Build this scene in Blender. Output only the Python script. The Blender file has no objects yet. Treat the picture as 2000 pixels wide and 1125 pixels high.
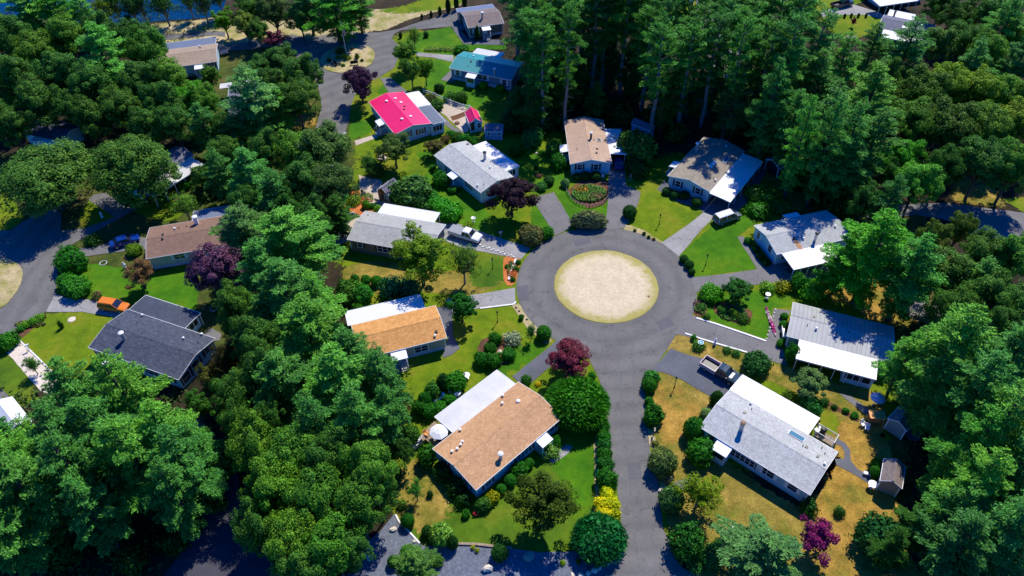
import bpy, math, random
import numpy as np
from mathutils import Vector, Matrix
R = math.radians
sc = bpy.context.scene
# ------------------------------------------------------------------ camera
H, F, PITCH, ROLL = 85.0, 1500.0, R(44.9), R(-1.0)
cam_d = bpy.data.cameras.new("camera"); cam = bpy.data.objects.new("camera", cam_d)
sc.collection.objects.link(cam); sc.camera = cam
cam_d.sensor_width = 36; cam_d.lens = 36 * F / 2000; cam_d.clip_start = 1; cam_d.clip_end = 3000
fw = Vector((0, math.cos(PITCH), -math.sin(PITCH))); up0 = Vector((0, math.sin(PITCH), math.cos(PITCH))); rt0 = Vector((1, 0, 0))
cr, sr = math.cos(ROLL), math.sin(ROLL)
rt = rt0 * cr + up0 * sr; up = up0 * cr - rt0 * sr
M4 = Matrix((( rt.x, up.x, -fw.x, 0), (rt.y, up.y, -fw.y, 0), (rt.z, up.z, -fw.z, H), (0, 0, 0, 1)))
cam.matrix_world = M4
sc.render.resolution_x, sc.render.resolution_y = 1024, 576
# ------------------------------------------------------------------ light
SUN_AZ = math.atan2(.45, .89)          # towards the sun, from +Y clockwise
SUN_EL = R(53)
w = bpy.data.worlds.new("World"); sc.world = w; w.use_nodes = True
nt = w.node_tree; nt.nodes.clear()
sky = nt.nodes.new('ShaderNodeTexSky'); sky.sky_type = 'NISHITA'; sky.sun_disc = False
sky.sun_elevation = SUN_EL; sky.sun_rotation = SUN_AZ; sky.air_density = 1.0; sky.dust_density = .3; sky.ozone_density = 2.5
hs = nt.nodes.new('ShaderNodeHueSaturation'); hs.inputs['Saturation'].default_value = 2.3
bg = nt.nodes.new('ShaderNodeBackground'); bg.inputs['Strength'].default_value = .125
wo = nt.nodes.new('ShaderNodeOutputWorld')
tint = nt.nodes.new('ShaderNodeMix'); tint.data_type = 'RGBA'; tint.blend_type = 'MULTIPLY'; tint.inputs[0].default_value = 1.0; tint.inputs[7].default_value = (.1, .72, 1.4, 1)
nt.links.new(sky.outputs[0], hs.inputs['Color']); nt.links.new(hs.outputs[0], tint.inputs[6]); nt.links.new(tint.outputs[2], bg.inputs['Color']); nt.links.new(bg.outputs[0], wo.inputs[0])
sd = bpy.data.lights.new("sun", 'SUN'); sd.energy = 5.0; sd.angle = R(.5); sd.color = (1, .95, .84)
sun = bpy.data.objects.new("sun", sd); sc.collection.objects.link(sun)
sv = Vector((math.sin(SUN_AZ) * math.cos(SUN_EL), math.cos(SUN_AZ) * math.cos(SUN_EL), math.sin(SUN_EL)))
sun.rotation_euler = sv.to_track_quat('Z', 'Y').to_euler()
sc.view_settings.view_transform = 'Standard'; sc.view_settings.look = 'None'
sc.view_settings.exposure = 0.15; sc.view_settings.gamma = 1
sc.cycles.max_bounces = 5; sc.cycles.diffuse_bounces = 3; sc.cycles.transparent_max_bounces = 4

# ------------------------------------------------------------------ helpers
def ray(px, py):
    u = px - 1000; v = py - 562.5
    return (rt * u - up * v + fw * F)
def G(px, py, z=0.0):
    d = ray(px, py); k = (z - H) / d.z
    return Vector((d.x * k, d.y * k, z))
def P(p):                                   # world -> photo pixel
    q = p - Vector((0, 0, H)); zc = q.dot(fw)
    return (1000 + F * q.dot(rt) / zc, 562.5 - F * q.dot(up) / zc)
def ppm(p):
    return F / (p - Vector((0, 0, H))).dot(fw)
def link(o): sc.collection.objects.link(o); return o
def tag(o, label=None, cat=None, group=None, kind=None):
    if label: o['label'] = label
    if cat: o['category'] = cat
    if group: o['group'] = group
    if kind: o['kind'] = kind
    return o
def empty(name, loc, rz=0, label=None, cat=None, group=None):
    o = bpy.data.objects.new(name, None); o.location = loc; o.rotation_euler = (0, 0, rz); o.empty_display_size = .5
    link(o); return tag(o, label, cat, group)
class MB:
    def __init__(s): s.v = []; s.f = []; s.m = []; s.T = None
    def add(s, vs, fs, mi=0):
        b = len(s.v)
        for p in vs:
            p = Vector(p)
            if s.T is not None: p = s.T @ p
            s.v.append(tuple(p))
        for f in fs: s.f.append([b + i for i in f]); s.m.append(mi)
    def box(s, x0, x1, y0, y1, z0, z1, mi=0):
        s.add([(x0, y0, z0), (x1, y0, z0), (x1, y1, z0), (x0, y1, z0), (x0, y0, z1), (x1, y0, z1), (x1, y1, z1), (x0, y1, z1)],
              [(0, 3, 2, 1), (4, 5, 6, 7), (0, 1, 5, 4), (1, 2, 6, 5), (2, 3, 7, 6), (3, 0, 4, 7)], mi)
    def prismx(s, prof, x0, x1, mi=0):       # profile in YZ extruded on X
        n = len(prof)
        s.add([(x0, y, z) for y, z in prof] + [(x1, y, z) for y, z in prof],
              [tuple(range(n))[::-1], tuple(range(n, 2 * n))] + [(i, (i + 1) % n, n + (i + 1) % n, n + i) for i in range(n)], mi)
    def prismz(s, prof, z0, z1, mi=0):
        n = len(prof)
        s.add([(x, y, z0) for x, y in prof] + [(x, y, z1) for x, y in prof],
              [tuple(range(n))[::-1], tuple(range(n, 2 * n))] + [(i, (i + 1) % n, n + (i + 1) % n, n + i) for i in range(n)], mi)
    def tube(s, a, b, r0, r1, n=7, mi=0, caps=True):
        a = Vector(a); b = Vector(b); d = (b - a).normalized()
        t = d.orthogonal().normalized(); q = d.cross(t)
        vs = [a + (t * math.cos(2 * math.pi * i / n) + q * math.sin(2 * math.pi * i / n)) * r0 for i in range(n)] + \
             [b + (t * math.cos(2 * math.pi * i / n) + q * math.sin(2 * math.pi * i / n)) * r1 for i in range(n)]
        fs = [(i, (i + 1) % n, n + (i + 1) % n, n + i) for i in range(n)]
        if caps: fs += [tuple(range(n))[::-1], tuple(range(n, 2 * n))]
        s.add(vs, fs, mi)
    def lathe(s, prof, n=12, c=(0, 0, 0), mi=0):   # prof (r,z)
        vs = []; fs = []
        for r, z in prof:
            for i in range(n):
                a = 2 * math.pi * i / n; vs.append((c[0] + r * math.cos(a), c[1] + r * math.sin(a), c[2] + z))
        for j in range(len(prof) - 1):
            for i in range(n): fs.append((j * n + i, j * n + (i + 1) % n, (j + 1) * n + (i + 1) % n, (j + 1) * n + i))
        fs.append(tuple(range(n))[::-1]); fs.append(tuple(range((len(prof) - 1) * n, len(prof) * n)))
        s.add(vs, fs, mi)
    def blob(s, c, rx, ry, rz, seed=0, amp=.2, mi=0, n=8, m=6):
        rr = random.Random(seed); vs = []; fs = []
        ph = [rr.uniform(0, 6.28) for _ in range(6)]
        for j in range(m + 1):
            th = math.pi * j / m
            for i in range(n):
                a = 2 * math.pi * i / n
                k = 1 + amp * (math.sin(2 * a + ph[0]) * math.sin(th) * .5 + math.sin(3 * a + ph[1] + 2 * th) * .4 * math.sin(th) + math.sin(2 * th + ph[2]) * .3) + amp * .35 * rr.uniform(-1, 1) * math.sin(th)
                vs.append((c[0] + rx * k * math.sin(th) * math.cos(a), c[1] + ry * k * math.sin(th) * math.sin(a), c[2] + rz * k * math.cos(th)))
        for j in range(m):
            for i in range(n): fs.append((j * n + i, (j + 1) * n + i, (j + 1) * n + (i + 1) % n, j * n + (i + 1) % n))
        s.add(vs, fs, mi)
    def build(s, name, mats, parent=None, smooth=False):
        me = bpy.data.meshes.new(name); me.from_pydata(s.v, [], s.f)
        if not isinstance(mats, (list, tuple)): mats = [mats]
        for m in mats: me.materials.append(m)
        me.polygons.foreach_set('material_index', s.m)
        if smooth: me.polygons.foreach_set('use_smooth', [True] * len(s.f))
        me.update()
        o = bpy.data.objects.new(name, me); link(o)
        if parent: o.parent = parent
        return o
def npmesh(name, V, Q, mat):
    me = bpy.data.meshes.new(name); n = len(Q)
    me.vertices.add(len(V)); me.vertices.foreach_set('co', np.asarray(V, np.float32).ravel())
    me.loops.add(n * 4); me.loops.foreach_set('vertex_index', np.asarray(Q, np.int32).ravel())
    me.polygons.add(n); me.polygons.foreach_set('loop_start', np.arange(0, n * 4, 4, dtype=np.int32))
    me.materials.append(mat); me.update(calc_edges=True); me.validate()
    return me

# ------------------------------------------------------------------ materials
def srgb(r, g, b):
    f = lambda c: (c / 255 / 12.92) if c / 255 <= .04045 else ((c / 255 + .055) / 1.055) ** 2.4
    return (f(r), f(g), f(b), 1)
def newmat(name):
    m = bpy.data.materials.new(name); m.use_nodes = True; nt = m.node_tree
    return m, nt, nt.nodes['Principled BSDF']
def noise(nt, scale, detail=4, rough=.6, coord='Object', vec=None):
    n = nt.nodes.new('ShaderNodeTexNoise'); n.inputs['Scale'].default_value = scale; n.inputs['Detail'].default_value = detail
    n.inputs['Roughness'].default_value = rough
    if vec is None:
        tc = nt.nodes.new('ShaderNodeTexCoord'); nt.links.new(tc.outputs[coord], n.inputs['Vector'])
    else: nt.links.new(vec, n.inputs['Vector'])
    return n.outputs['Fac']
def ramp(nt, fac, stops):
    r = nt.nodes.new('ShaderNodeValToRGB'); nt.links.new(fac, r.inputs[0])
    el = r.color_ramp.elements
    while len(el) < len(stops): el.new(.5)
    for e, (p, c) in zip(el, stops): e.position = p; e.color = c if len(c) == 4 else (*c, 1)
    return r.outputs[0]
def mix(nt, a, b, fac, mode='MIX'):
    m = nt.nodes.new('ShaderNodeMix'); m.data_type = 'RGBA'; m.blend_type = mode
    for i, v in ((0, fac), (6, a), (7, b)):
        if hasattr(v, 'is_linked') or hasattr(v, 'links'): nt.links.new(v, m.inputs[i])
        else: m.inputs[i].default_value = v
    return m.outputs[2]
def bump(nt, bsdf, h, strength=.4, dist=.05):
    b = nt.nodes.new('ShaderNodeBump'); b.inputs['Strength'].default_value = strength; b.inputs['Distance'].default_value = dist
    nt.links.new(h, b.inputs['Height']); nt.links.new(b.outputs[0], bsdf.inputs['Normal'])
def rgb(c, k=1.0): return (c[0] * k, c[1] * k, c[2] * k, 1)
_mc = {}
def plain(name, col, rough=.6, metal=0, var=.12, scale=3, spec=.4):
    if name in _mc: return _mc[name]
    m, nt, b = newmat(name)
    f = noise(nt, scale, 5)
    c = ramp(nt, f, [(.3, rgb(col, 1 - var)), (.7, rgb(col, 1 + var))])
    nt.links.new(c, b.inputs['Base Color']); b.inputs['Roughness'].default_value = rough; b.inputs['Metallic'].default_value = metal
    b.inputs['Specular IOR Level'].default_value = spec
    _mc[name] = m; return m
def ground_mat(name, cols, s1=.12, s2=1.5, s3=9, bumpd=.06, fine=.35, rough=.95, speck=None):
    m, nt, b = newmat(name)
    tc = nt.nodes.new('ShaderNodeTexCoord'); v = tc.outputs['Object']
    f1 = noise(nt, s1, 6, .65, vec=v); f2 = noise(nt, s2, 5, .7, vec=v); f3 = noise(nt, s3, 4, .75, vec=v)
    k = len(cols)
    base = ramp(nt, f1, [(.32 + .36 * i / (k - 1), cols[i]) for i in range(k)])
    d = ramp(nt, f2, [(.25, (1 - fine, 1 - fine, 1 - fine, 1)), (.75, (1 + fine * .8,) * 3 + (1,))])
    c = mix(nt, base, d, 1.0, 'MULTIPLY')
    e = ramp(nt, f3, [(.25, (1 - fine, 1 - fine, 1 - fine, 1)), (.75, (1 + fine,) * 3 + (1,))])
    c = mix(nt, c, e, 1.0, 'MULTIPLY')
    if speck:
        sp = noise(nt, speck[1], 2, .5, vec=v); r = ramp(nt, sp, [(speck[2], (0, 0, 0, 1)), (speck[2] + .04, (1, 1, 1, 1))])
        c = mix(nt, c, speck[0], r)
    nt.links.new(c, b.inputs['Base Color']); b.inputs['Roughness'].default_value = rough; b.inputs['Specular IOR Level'].default_value = .15
    bump(nt, b, f3, .8, bumpd)
    return m
def asphalt_mat(name, col, crack=False, var=.14, ring=None):
    m, nt, b = newmat(name); tc = nt.nodes.new('ShaderNodeTexCoord'); v = tc.outputs['Object']
    f1 = noise(nt, .18, 6, .6, vec=v); f2 = noise(nt, 2.2, 6, .75, vec=v); f3 = noise(nt, 18, 3, .8, vec=v)
    base = ramp(nt, f1, [(.3, rgb(col, 1 - var)), (.7, rgb(col, 1 + var))])
    c = mix(nt, base, ramp(nt, f2, [(.25, (.86, .86, .86, 1)), (.8, (1.12, 1.12, 1.12, 1))]), 1., 'MULTIPLY')
    c = mix(nt, c, ramp(nt, f3, [(.2, (.8, .8, .8, 1)), (.8, (1.2, 1.2, 1.2, 1))]), 1., 'MULTIPLY')
    if ring:
        sb = nt.nodes.new('ShaderNodeVectorMath'); sb.operation = 'SUBTRACT'; nt.links.new(v, sb.inputs[0]); sb.inputs[1].default_value = (*ring, 0)
        wr = nt.nodes.new('ShaderNodeTexWave'); wr.wave_type = 'RINGS'; wr.rings_direction = 'Z'; wr.inputs['Scale'].default_value = .314 / 2.9; wr.inputs['Distortion'].default_value = 1.2; wr.inputs['Detail'].default_value = 4
        wr.inputs['Detail Scale'].default_value = .6; nt.links.new(sb.outputs[0], wr.inputs['Vector'])
        c = mix(nt, c, ramp(nt, wr.outputs['Fac'], [(.0, (.92, .92, .925, 1)), (.35, (1, 1, 1, 1)), (1, (1.07, 1.07, 1.06, 1))]), 1., 'MULTIPLY')
        f9 = noise(nt, .55, 5, .7, vec=v); c = mix(nt, c, ramp(nt, f9, [(.38, (.83, .83, .84, 1)), (.45, (1, 1, 1, 1)), (.62, (1, 1, 1, 1)), (.72, (1.16, 1.15, 1.13, 1))]), 1., 'MULTIPLY')
    if crack:
        vo = nt.nodes.new('ShaderNodeTexVoronoi'); vo.feature = 'DISTANCE_TO_EDGE'; vo.inputs['Scale'].default_value = .28
        w2 = nt.nodes.new('ShaderNodeTexNoise'); w2.inputs['Scale'].default_value = .8; nt.links.new(v, w2.inputs['Vector'])
        ad = nt.nodes.new('ShaderNodeVectorMath'); ad.operation = 'ADD'; nt.links.new(v, ad.inputs[0])
        sc_ = nt.nodes.new('ShaderNodeVectorMath'); sc_.operation = 'SCALE'; sc_.inputs[3].default_value = 2.2
        nt.links.new(w2.outputs['Color'], sc_.inputs[0]); nt.links.new(sc_.outputs[0], ad.inputs[1]); nt.links.new(ad.outputs[0], vo.inputs['Vector'])
        r = ramp(nt, vo.outputs['Distance'], [(.0, (.45, .45, .45, 1)), (.012, (1, 1, 1, 1))])
        c = mix(nt, c, r, 1., 'MULTIPLY')
    nt.links.new(c, b.inputs['Base Color']); b.inputs['Roughness'].default_value = .9; b.inputs['Specular IOR Level'].default_value = .12
    bump(nt, b, f3, .4, .02)
    return m
def shingle(name, c1, c2, grain=1.0):
    m, nt, b = newmat(name); tc = nt.nodes.new('ShaderNodeTexCoord'); v = tc.outputs['Object']
    br = nt.nodes.new('ShaderNodeTexBrick'); nt.links.new(v, br.inputs['Vector'])
    br.inputs['Scale'].default_value = 1; br.inputs['Brick Width'].default_value = .45; br.inputs['Row Height'].default_value = .24
    br.inputs['Mortar Size'].default_value = .012; br.inputs['Bias'].default_value = -.1
    br.inputs['Color1'].default_value = c1; br.inputs['Color2'].default_value = c2; br.inputs['Mortar'].default_value = rgb(c1, .6)
    f2 = noise(nt, 1.6, 6, .7, vec=v); f4 = noise(nt, .35, 4, .6, vec=v)
    mp = nt.nodes.new('ShaderNodeMapping'); mp.inputs['Scale'].default_value = (5, 2.2, 2.2); nt.links.new(v, mp.inputs[0])
    f3 = noise(nt, 1.5, 3, .6, vec=mp.outputs[0])
    g = .19 * grain
    c = mix(nt, br.outputs['Color'], ramp(nt, f3, [(.3, (1 - g, 1 - g, 1 - g, 1)), (.7, (1 + g,) * 3 + (1,))]), 1., 'MULTIPLY')
    c = mix(nt, c, ramp(nt, f2, [(.3, (.86,) * 3 + (1,)), (.7, (1.12,) * 3 + (1,))]), 1., 'MULTIPLY')
    c = mix(nt, c, ramp(nt, f4, [(.3, (.9,) * 3 + (1,)), (.7, (1.08,) * 3 + (1,))]), 1., 'MULTIPLY')
    nt.links.new(c, b.inputs['Base Color']); b.inputs['Roughness'].default_value = .9; b.inputs['Specular IOR Level'].default_value = .1
    bump(nt, b, f3, .5, .03)
    return m
def metal_roof(name, col, pitch=.4, axis='X', rough=.35, dirt=.12, spec=.5, stain=(.3, .27, .22, 1)):
    m, nt, b = newmat(name); tc = nt.nodes.new('ShaderNodeTexCoord'); v = tc.outputs['Object']
    wv = nt.nodes.new('ShaderNodeTexWave'); wv.bands_direction = axis; wv.inputs['Scale'].default_value = .314 / pitch
    wv.inputs['Distortion'].default_value = 0; nt.links.new(v, wv.inputs['Vector'])
    seam = ramp(nt, wv.outputs['Fac'], [(.0, (.62, .62, .62, 1)), (.1, (1, 1, 1, 1))])
    f = noise(nt, .5, 6, .7, vec=v); f2 = noise(nt, 3.5, 5, .75, vec=v)
    c = ramp(nt, f, [(.3, rgb(col, 1 - dirt)), (.65, rgb(col))])
    c = mix(nt, c, seam, 1., 'MULTIPLY')
    st = ramp(nt, f2, [(.62, (0, 0, 0, 1)), (.8, (.45, .45, .45, 1))])
    c = mix(nt, c, stain, st)
    nt.links.new(c, b.inputs['Base Color']); b.inputs['Roughness'].default_value = rough; b.inputs['Specular IOR Level'].default_value = spec
    bump(nt, b, wv.outputs['Fac'], .3, .02)
    return m
def siding(name, col, rough=.6):
    m, nt, b = newmat(name); tc = nt.nodes.new('ShaderNodeTexCoord'); v = tc.outputs['Object']
    wv = nt.nodes.new('ShaderNodeTexWave'); wv.wave_profile = 'SAW'; wv.bands_direction = 'Z'; wv.inputs['Scale'].default_value = .314 / .2
    nt.links.new(v, wv.inputs['Vector'])
    f = noise(nt, .8, 5, .7, vec=v)
    c = ramp(nt, f, [(.3, rgb(col, .9)), (.7, rgb(col, 1.05))])
    c = mix(nt, c, ramp(nt, wv.outputs['Fac'], [(0, (.72,) * 3 + (1,)), (.15, (1, 1, 1, 1))]), 1., 'MULTIPLY')
    nt.links.new(c, b.inputs['Base Color']); b.inputs['Roughness'].default_value = rough
    bump(nt, b, wv.outputs['Fac'], .5, .02)
    return m
def leaf_mat(name, transl=.33, rough=.55, clump=.8):
    m, nt, b = newmat(name)
    oi = nt.nodes.new('ShaderNodeObjectInfo'); gi = nt.nodes.new('ShaderNodeNewGeometry')
    tc = nt.nodes.new('ShaderNodeTexCoord')
    f = noise(nt, clump, 3, .6, vec=tc.outputs['Object'])
    c = mix(nt, oi.outputs['Color'], ramp(nt, gi.outputs['Random Per Island'], [(0, (.5, .55, .5, 1)), (.6, (1, 1, 1, 1)), (1, (1.75, 1.6, 1.5, 1))]), 1., 'MULTIPLY')
    c = mix(nt, c, ramp(nt, f, [(.32, (.6, .72, .8, 1)), (.68, (1.45, 1.25, 1.0, 1))]), 1., 'MULTIPLY')
    nt.links.new(c, b.inputs['Base Color']); b.inputs['Roughness'].default_value = rough; b.inputs['Specular IOR Level'].default_value = .12
    tr = nt.nodes.new('ShaderNodeBsdfTranslucent'); nt.links.new(c, tr.inputs['Color'])
    ms = nt.nodes.new('ShaderNodeMixShader'); ms.inputs[0].default_value = transl
    out = nt.nodes['Material Output']
    nt.links.new(b.outputs[0], ms.inputs[1]); nt.links.new(tr.outputs[0], ms.inputs[2]); nt.links.new(ms.outputs[0], out.inputs[0])
    return m
LEAF = leaf_mat('leaf'); NEEDLE = leaf_mat('needle', .28, .5, .5)
BARK = plain('bark', (.09, .07, .055), .9, scale=2, var=.35); GBARK = plain('grey_bark', (.2, .18, .165), .9, scale=2, var=.3)
WHITE = plain('white_paint', (.8, .8, .79), .45, var=.05); GREYM = plain('galvanised_metal', (.5, .5, .52), .4, .3)
DARKM = plain('dark_metal', (.02, .02, .022), .45); BLACKSH = plain('black_shutter', (.02, .02, .025), .5)
REDSH = plain('red_shutter', (.25, .015, .03), .5); GREENSH = plain('green_shutter', (.02, .045, .035), .5)
WOOD = plain('weathered_wood', (.3, .22, .15), .85, scale=4, var=.3); OWOOD = plain('orange_wood', (.7, .3, .08), .6, scale=4)
STONE = plain('stone', (.5, .45, .38), .85, scale=3, var=.25); CONC = plain('concrete', (.42, .41, .39), .85, scale=2)
m, nt, b = newmat('glass'); b.inputs['Base Color'].default_value = (.015, .02, .03, 1); b.inputs['Roughness'].default_value = .06; b.inputs['Specular IOR Level'].default_value = .8; GLASS = m
m, nt, b = newmat('skylight_glass'); b.inputs['Base Color'].default_value = (.08, .2, .27, 1); b.inputs['Roughness'].default_value = .12; SKYG = m
RUBBER = plain('rubber', (.02, .02, .02), .8)
# ------------------------------------------------------------------ ground, roads, lawns
def crom(pts, k=5):
    out = []; n = len(pts)
    for i in range(n):
        p0, p1, p2, p3 = pts[i - 1], pts[i], pts[(i + 1) % n], pts[(i + 2) % n]
        for j in range(k):
            t = j / k
            out.append(tuple(.5 * ((2 * p1[a]) + (-p0[a] + p2[a]) * t + (2 * p0[a] - 5 * p1[a] + 4 * p2[a] - p3[a]) * t * t + (-p0[a] + 3 * p1[a] - 3 * p2[a] + p3[a]) * t ** 3) for a in (0, 1)))
    return out
_zc = {}
def sheet(name, pts, z, mat, smooth=False, jit=0.0, world=False, seed=1, kind='structure', label=None, thick=0, feather=0):
    q = [(p[0], p[1]) if world else tuple(G(*p, z))[:2] for p in pts]
    if smooth: q = crom(q)
    else:
        o = []
        for i in range(len(q)):
            a, c = q[i], q[(i + 1) % len(q)]; n = max(1, int(math.dist(a, c) / 1.2)) if jit else 1
            o += [(a[0] + (c[0] - a[0]) * j / n, a[1] + (c[1] - a[1]) * j / n) for j in range(n)]
        q = o
    rr = random.Random(seed)
    k_ = round(z, 4); _zc[k_] = _zc.get(k_, 0) + 1; z = z + .00037 * _zc[k_]
    if jit and not feather: q = [(x + rr.uniform(-jit, jit), y + rr.uniform(-jit, jit)) for x, y in q]
    ar = sum(q[i - 1][0] * q[i][1] - q[i][0] * q[i - 1][1] for i in range(len(q)))
    if ar < 0: q = q[::-1]
    m = MB()
    if feather:
        A = np.array(q); st = max(.3, min(.9, feather * .8)); lo = A.min(0) - feather - st; hi = A.max(0) + feather + st
        nx, ny = int((hi[0] - lo[0]) / st) + 1, int((hi[1] - lo[1]) / st) + 1
        gx, gy = np.meshgrid(lo[0] + np.arange(nx + 1) * st, lo[1] + np.arange(ny + 1) * st, indexing='ij'); PX, PY = gx.ravel(), gy.ravel()
        ins = np.zeros(len(PX), bool); dist = np.full(len(PX), 1e9)
        for i in range(len(A)):
            (x1, y1), (x2, y2) = A[i - 1], A[i]; c_ = (y1 > PY) != (y2 > PY)
            with np.errstate(divide='ignore', invalid='ignore'): ins ^= c_ & (PX < (x2 - x1) * (PY - y1) / (y2 - y1 + 1e-12) + x1)
            L_ = (x2 - x1) ** 2 + (y2 - y1) ** 2 + 1e-12; t_ = np.clip(((PX - x1) * (x2 - x1) + (PY - y1) * (y2 - y1)) / L_, 0, 1)
            dist = np.minimum(dist, (PX - x1 - t_ * (x2 - x1)) ** 2 + (PY - y1 - t_ * (y2 - y1)) ** 2)
        val = np.clip(.5 + np.where(ins, 1, -1) * np.sqrt(dist) / (2 * feather), 0, 1)
        idx = np.arange(len(PX)).reshape(nx + 1, ny + 1); Q = np.stack([idx[:-1, :-1], idx[1:, :-1], idx[1:, 1:], idx[:-1, 1:]], -1).reshape(-1, 4)
        Q = Q[(val[Q] > 0).any(1)]; used = np.unique(Q); rm = np.full(len(PX), -1); rm[used] = np.arange(len(used))
        me = npmesh(name, np.stack([PX[used], PY[used], np.full(len(used), z)], 1), rm[Q], feathered(mat)); at = me.attributes.new('edge', 'FLOAT', 'POINT')
        at.data.foreach_set('value', val[used].astype(np.float32)); me.update(); o = bpy.data.objects.new(name, me); link(o); return tag(o, label, None, None, kind)
    if thick: m.prismz(q, z - thick, z)
    else: m.add([(x, y, z) for x, y in q], [tuple(range(len(q)))])
    o = m.build(name, mat); tag(o, label, None, None, kind); return o
_fm = {}
def feathered(mat):
    if mat.name in _fm: return _fm[mat.name]
    m = mat.copy(); nt = m.node_tree; out = nt.nodes['Material Output']; b = nt.nodes['Principled BSDF']
    at = nt.nodes.new('ShaderNodeAttribute'); at.attribute_name = 'edge'; f = noise(nt, 1.1, 6, .75)
    mr = nt.nodes.new('ShaderNodeMapRange'); mr.inputs[1].default_value = .3; mr.inputs[2].default_value = .7; nt.links.new(f, mr.inputs[0])
    gt = nt.nodes.new('ShaderNodeMath'); gt.operation = 'GREATER_THAN'; nt.links.new(at.outputs['Fac'], gt.inputs[0]); nt.links.new(mr.outputs[0], gt.inputs[1])
    tr = nt.nodes.new('ShaderNodeBsdfTransparent'); ms = nt.nodes.new('ShaderNodeMixShader'); nt.links.new(gt.outputs[0], ms.inputs[0]); nt.links.new(tr.outputs[0], ms.inputs[1]); nt.links.new(b.outputs[0], ms.inputs[2]); nt.links.new(ms.outputs[0], out.inputs[0])
    _fm[mat.name] = m; return m
LAWN = ground_mat('lawn', [(.045, .11, .006, 1), (.085, .16, .007, 1), (.16, .19, .012, 1)], .1, .9, 7, fine=.26)
LAWNS = ground_mat('shade_dark_grass', [(.03, .045, .01, 1), (.06, .085, .012, 1), (.12, .10, .03, 1)], .14, .9, 5, fine=.4)  # dull green grass, darkened to carry the shade under the trees
LAWNV = ground_mat('lawn_vivid', [(.032, .125, .003, 1), (.058, .175, .004, 1), (.11, .20, .005, 1)], .12, .8, 7, fine=.26)
LAWNY = ground_mat('lawn_yellow', [(.07, .14, .004, 1), (.13, .20, .005, 1), (.22, .21, .015, 1)], .16, .9, 6, fine=.26)
LAWND = ground_mat('dry_grass', [(.10, .14, .01, 1), (.23, .18, .03, 1), (.37, .25, .055, 1)], .2, .7, 4.5, fine=.46)
LAWNO = ground_mat('dead_grass', [(.16, .16, .02, 1), (.33, .20, .035, 1), (.45, .26, .055, 1)], .18, .6, 4.5, fine=.46)
FLOOR = ground_mat('forest_floor', [(.018, .016, .009, 1), (.035, .026, .014, 1), (.07, .05, .026, 1)], .12, .9, 5, fine=.45)
SAND = ground_mat('sand', [(.56, .47, .34, 1), (.66, .57, .45, 1), (.70, .60, .49, 1)], .2, 1.6, 7, fine=.14, speck=((.2, .17, .05, 1), 1.3, .66))
SANDG = ground_mat('sandy_grass', [(.2, .22, .03, 1), (.40, .33, .15, 1), (.55, .43, .26, 1)], .22, .9, 4, fine=.28)
PATIO = ground_mat('patio', [(.46, .38, .29, 1), (.55, .46, .36, 1)], .3, 2, 9, fine=.12)
MULCH = ground_mat('mulch', [(.10, .05, .03, 1), (.2, .09, .045, 1)], .4, 2, 8, fine=.4)
RMULCH = ground_mat('red_mulch', [(.45, .13, .03, 1), (.6, .2, .06, 1)], .4, 2, 8, fine=.3)
GRAVEL = ground_mat('gravel', [(.12, .135, .17, 1), (.16, .18, .215, 1)], .4, 2.5, 6, fine=.38)
CC = Vector((.17339 * 85, 1.0053 * 85, 0)); ROAD = asphalt_mat('road_asphalt', (.152, .147, .138), ring=(CC.x, CC.y)); DRIVE = asphalt_mat('drive_asphalt', (.178, .172, .168), True)
DRIVEL = asphalt_mat('pale_asphalt', (.31, .30, .285), True, .2); DRIVEB = asphalt_mat('dark_asphalt', (.12, .125, .14), False, .2)
LANE = asphalt_mat('shade_dark_lane_asphalt', (.06, .06, .075), False, .2)  # lane surface darkened, tree shade put into the asphalt colour
KERB = plain('kerb_paint', (.75, .74, .7), .7, scale=3, var=.15)
WATER, nt, b = newmat('water'); b.inputs['Base Color'].default_value = (.002, .028, .06, 1); b.inputs['Roughness'].default_value = .15
bump(nt, b, noise(nt, .8, 4), .25, .1)

m = MB(); m.add([(-700, -500, 0), (700, -500, 0), (700, 1200, 0), (-700, 1200, 0)], [(0, 1, 2, 3)])
tag(m.build('ground', FLOOR), kind='structure')
sheet('lawn', [(-80, 340), (60, 300), (240, 280), (420, 290), (560, 240), (700, 220), (720, 330), (640, 480), (560, 560), (440, 680), (120, 760), (-100, 700)], .012, LAWNS, True, feather=2.0)
sheet('lawn', [(390, 90), (560, 90), (640, 160), (640, 280), (380, 290), (330, 160)], .010, LAWNS, True, feather=2.0)
sheet('lawn', [(1440, 300), (1560, 290), (1640, 380), (1800, 420), (1880, 560), (1800, 640), (1780, 820), (1760, 1000), (1640, 900), (1600, 600), (1480, 420)], .012, LAWNS, True, feather=2.0)
# one broad clearing of grass, then brighter or drier lawns
sheet('lawn', [(640, 470), (690, 335), (690, 240), (640, 230), (700, 130), (800, 60), (900, 90), (1010, 190), (1100, 260), (1250, 310), (1330, 300), (1500, 330), (1520, 400), (1660, 480), (1700, 640), (1740, 720), (1730, 860), (1500, 900), (1350, 1000), (1310, 1090), (1000, 1090), (780, 1020), (770, 880), (800, 800), (760, 720), (700, 560)], .02, LAWNY, True, .3, feather=2.2)
sheet('lawn', [(815, 300), (860, 300), (870, 345), (905, 375), (960, 420), (1000, 430), (985, 470), (940, 452), (870, 425), (822, 370), (835, 330)], .035, LAWNV, True, .15, feather=.35)
sheet('lawn', [(1005, 300), (1040, 292), (1095, 300), (1112, 350), (1112, 372), (1190, 375), (1190, 445), (1118, 445), (1112, 430), (1082, 374), (1050, 380), (1020, 350)], .035, LAWNV, True, .12, feather=.35)
sheet('lawn', [(1040, 400), (1052, 398), (1085, 452), (1070, 470), (1040, 445)], .036, LAWNV, True, .1, feather=.35)
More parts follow.
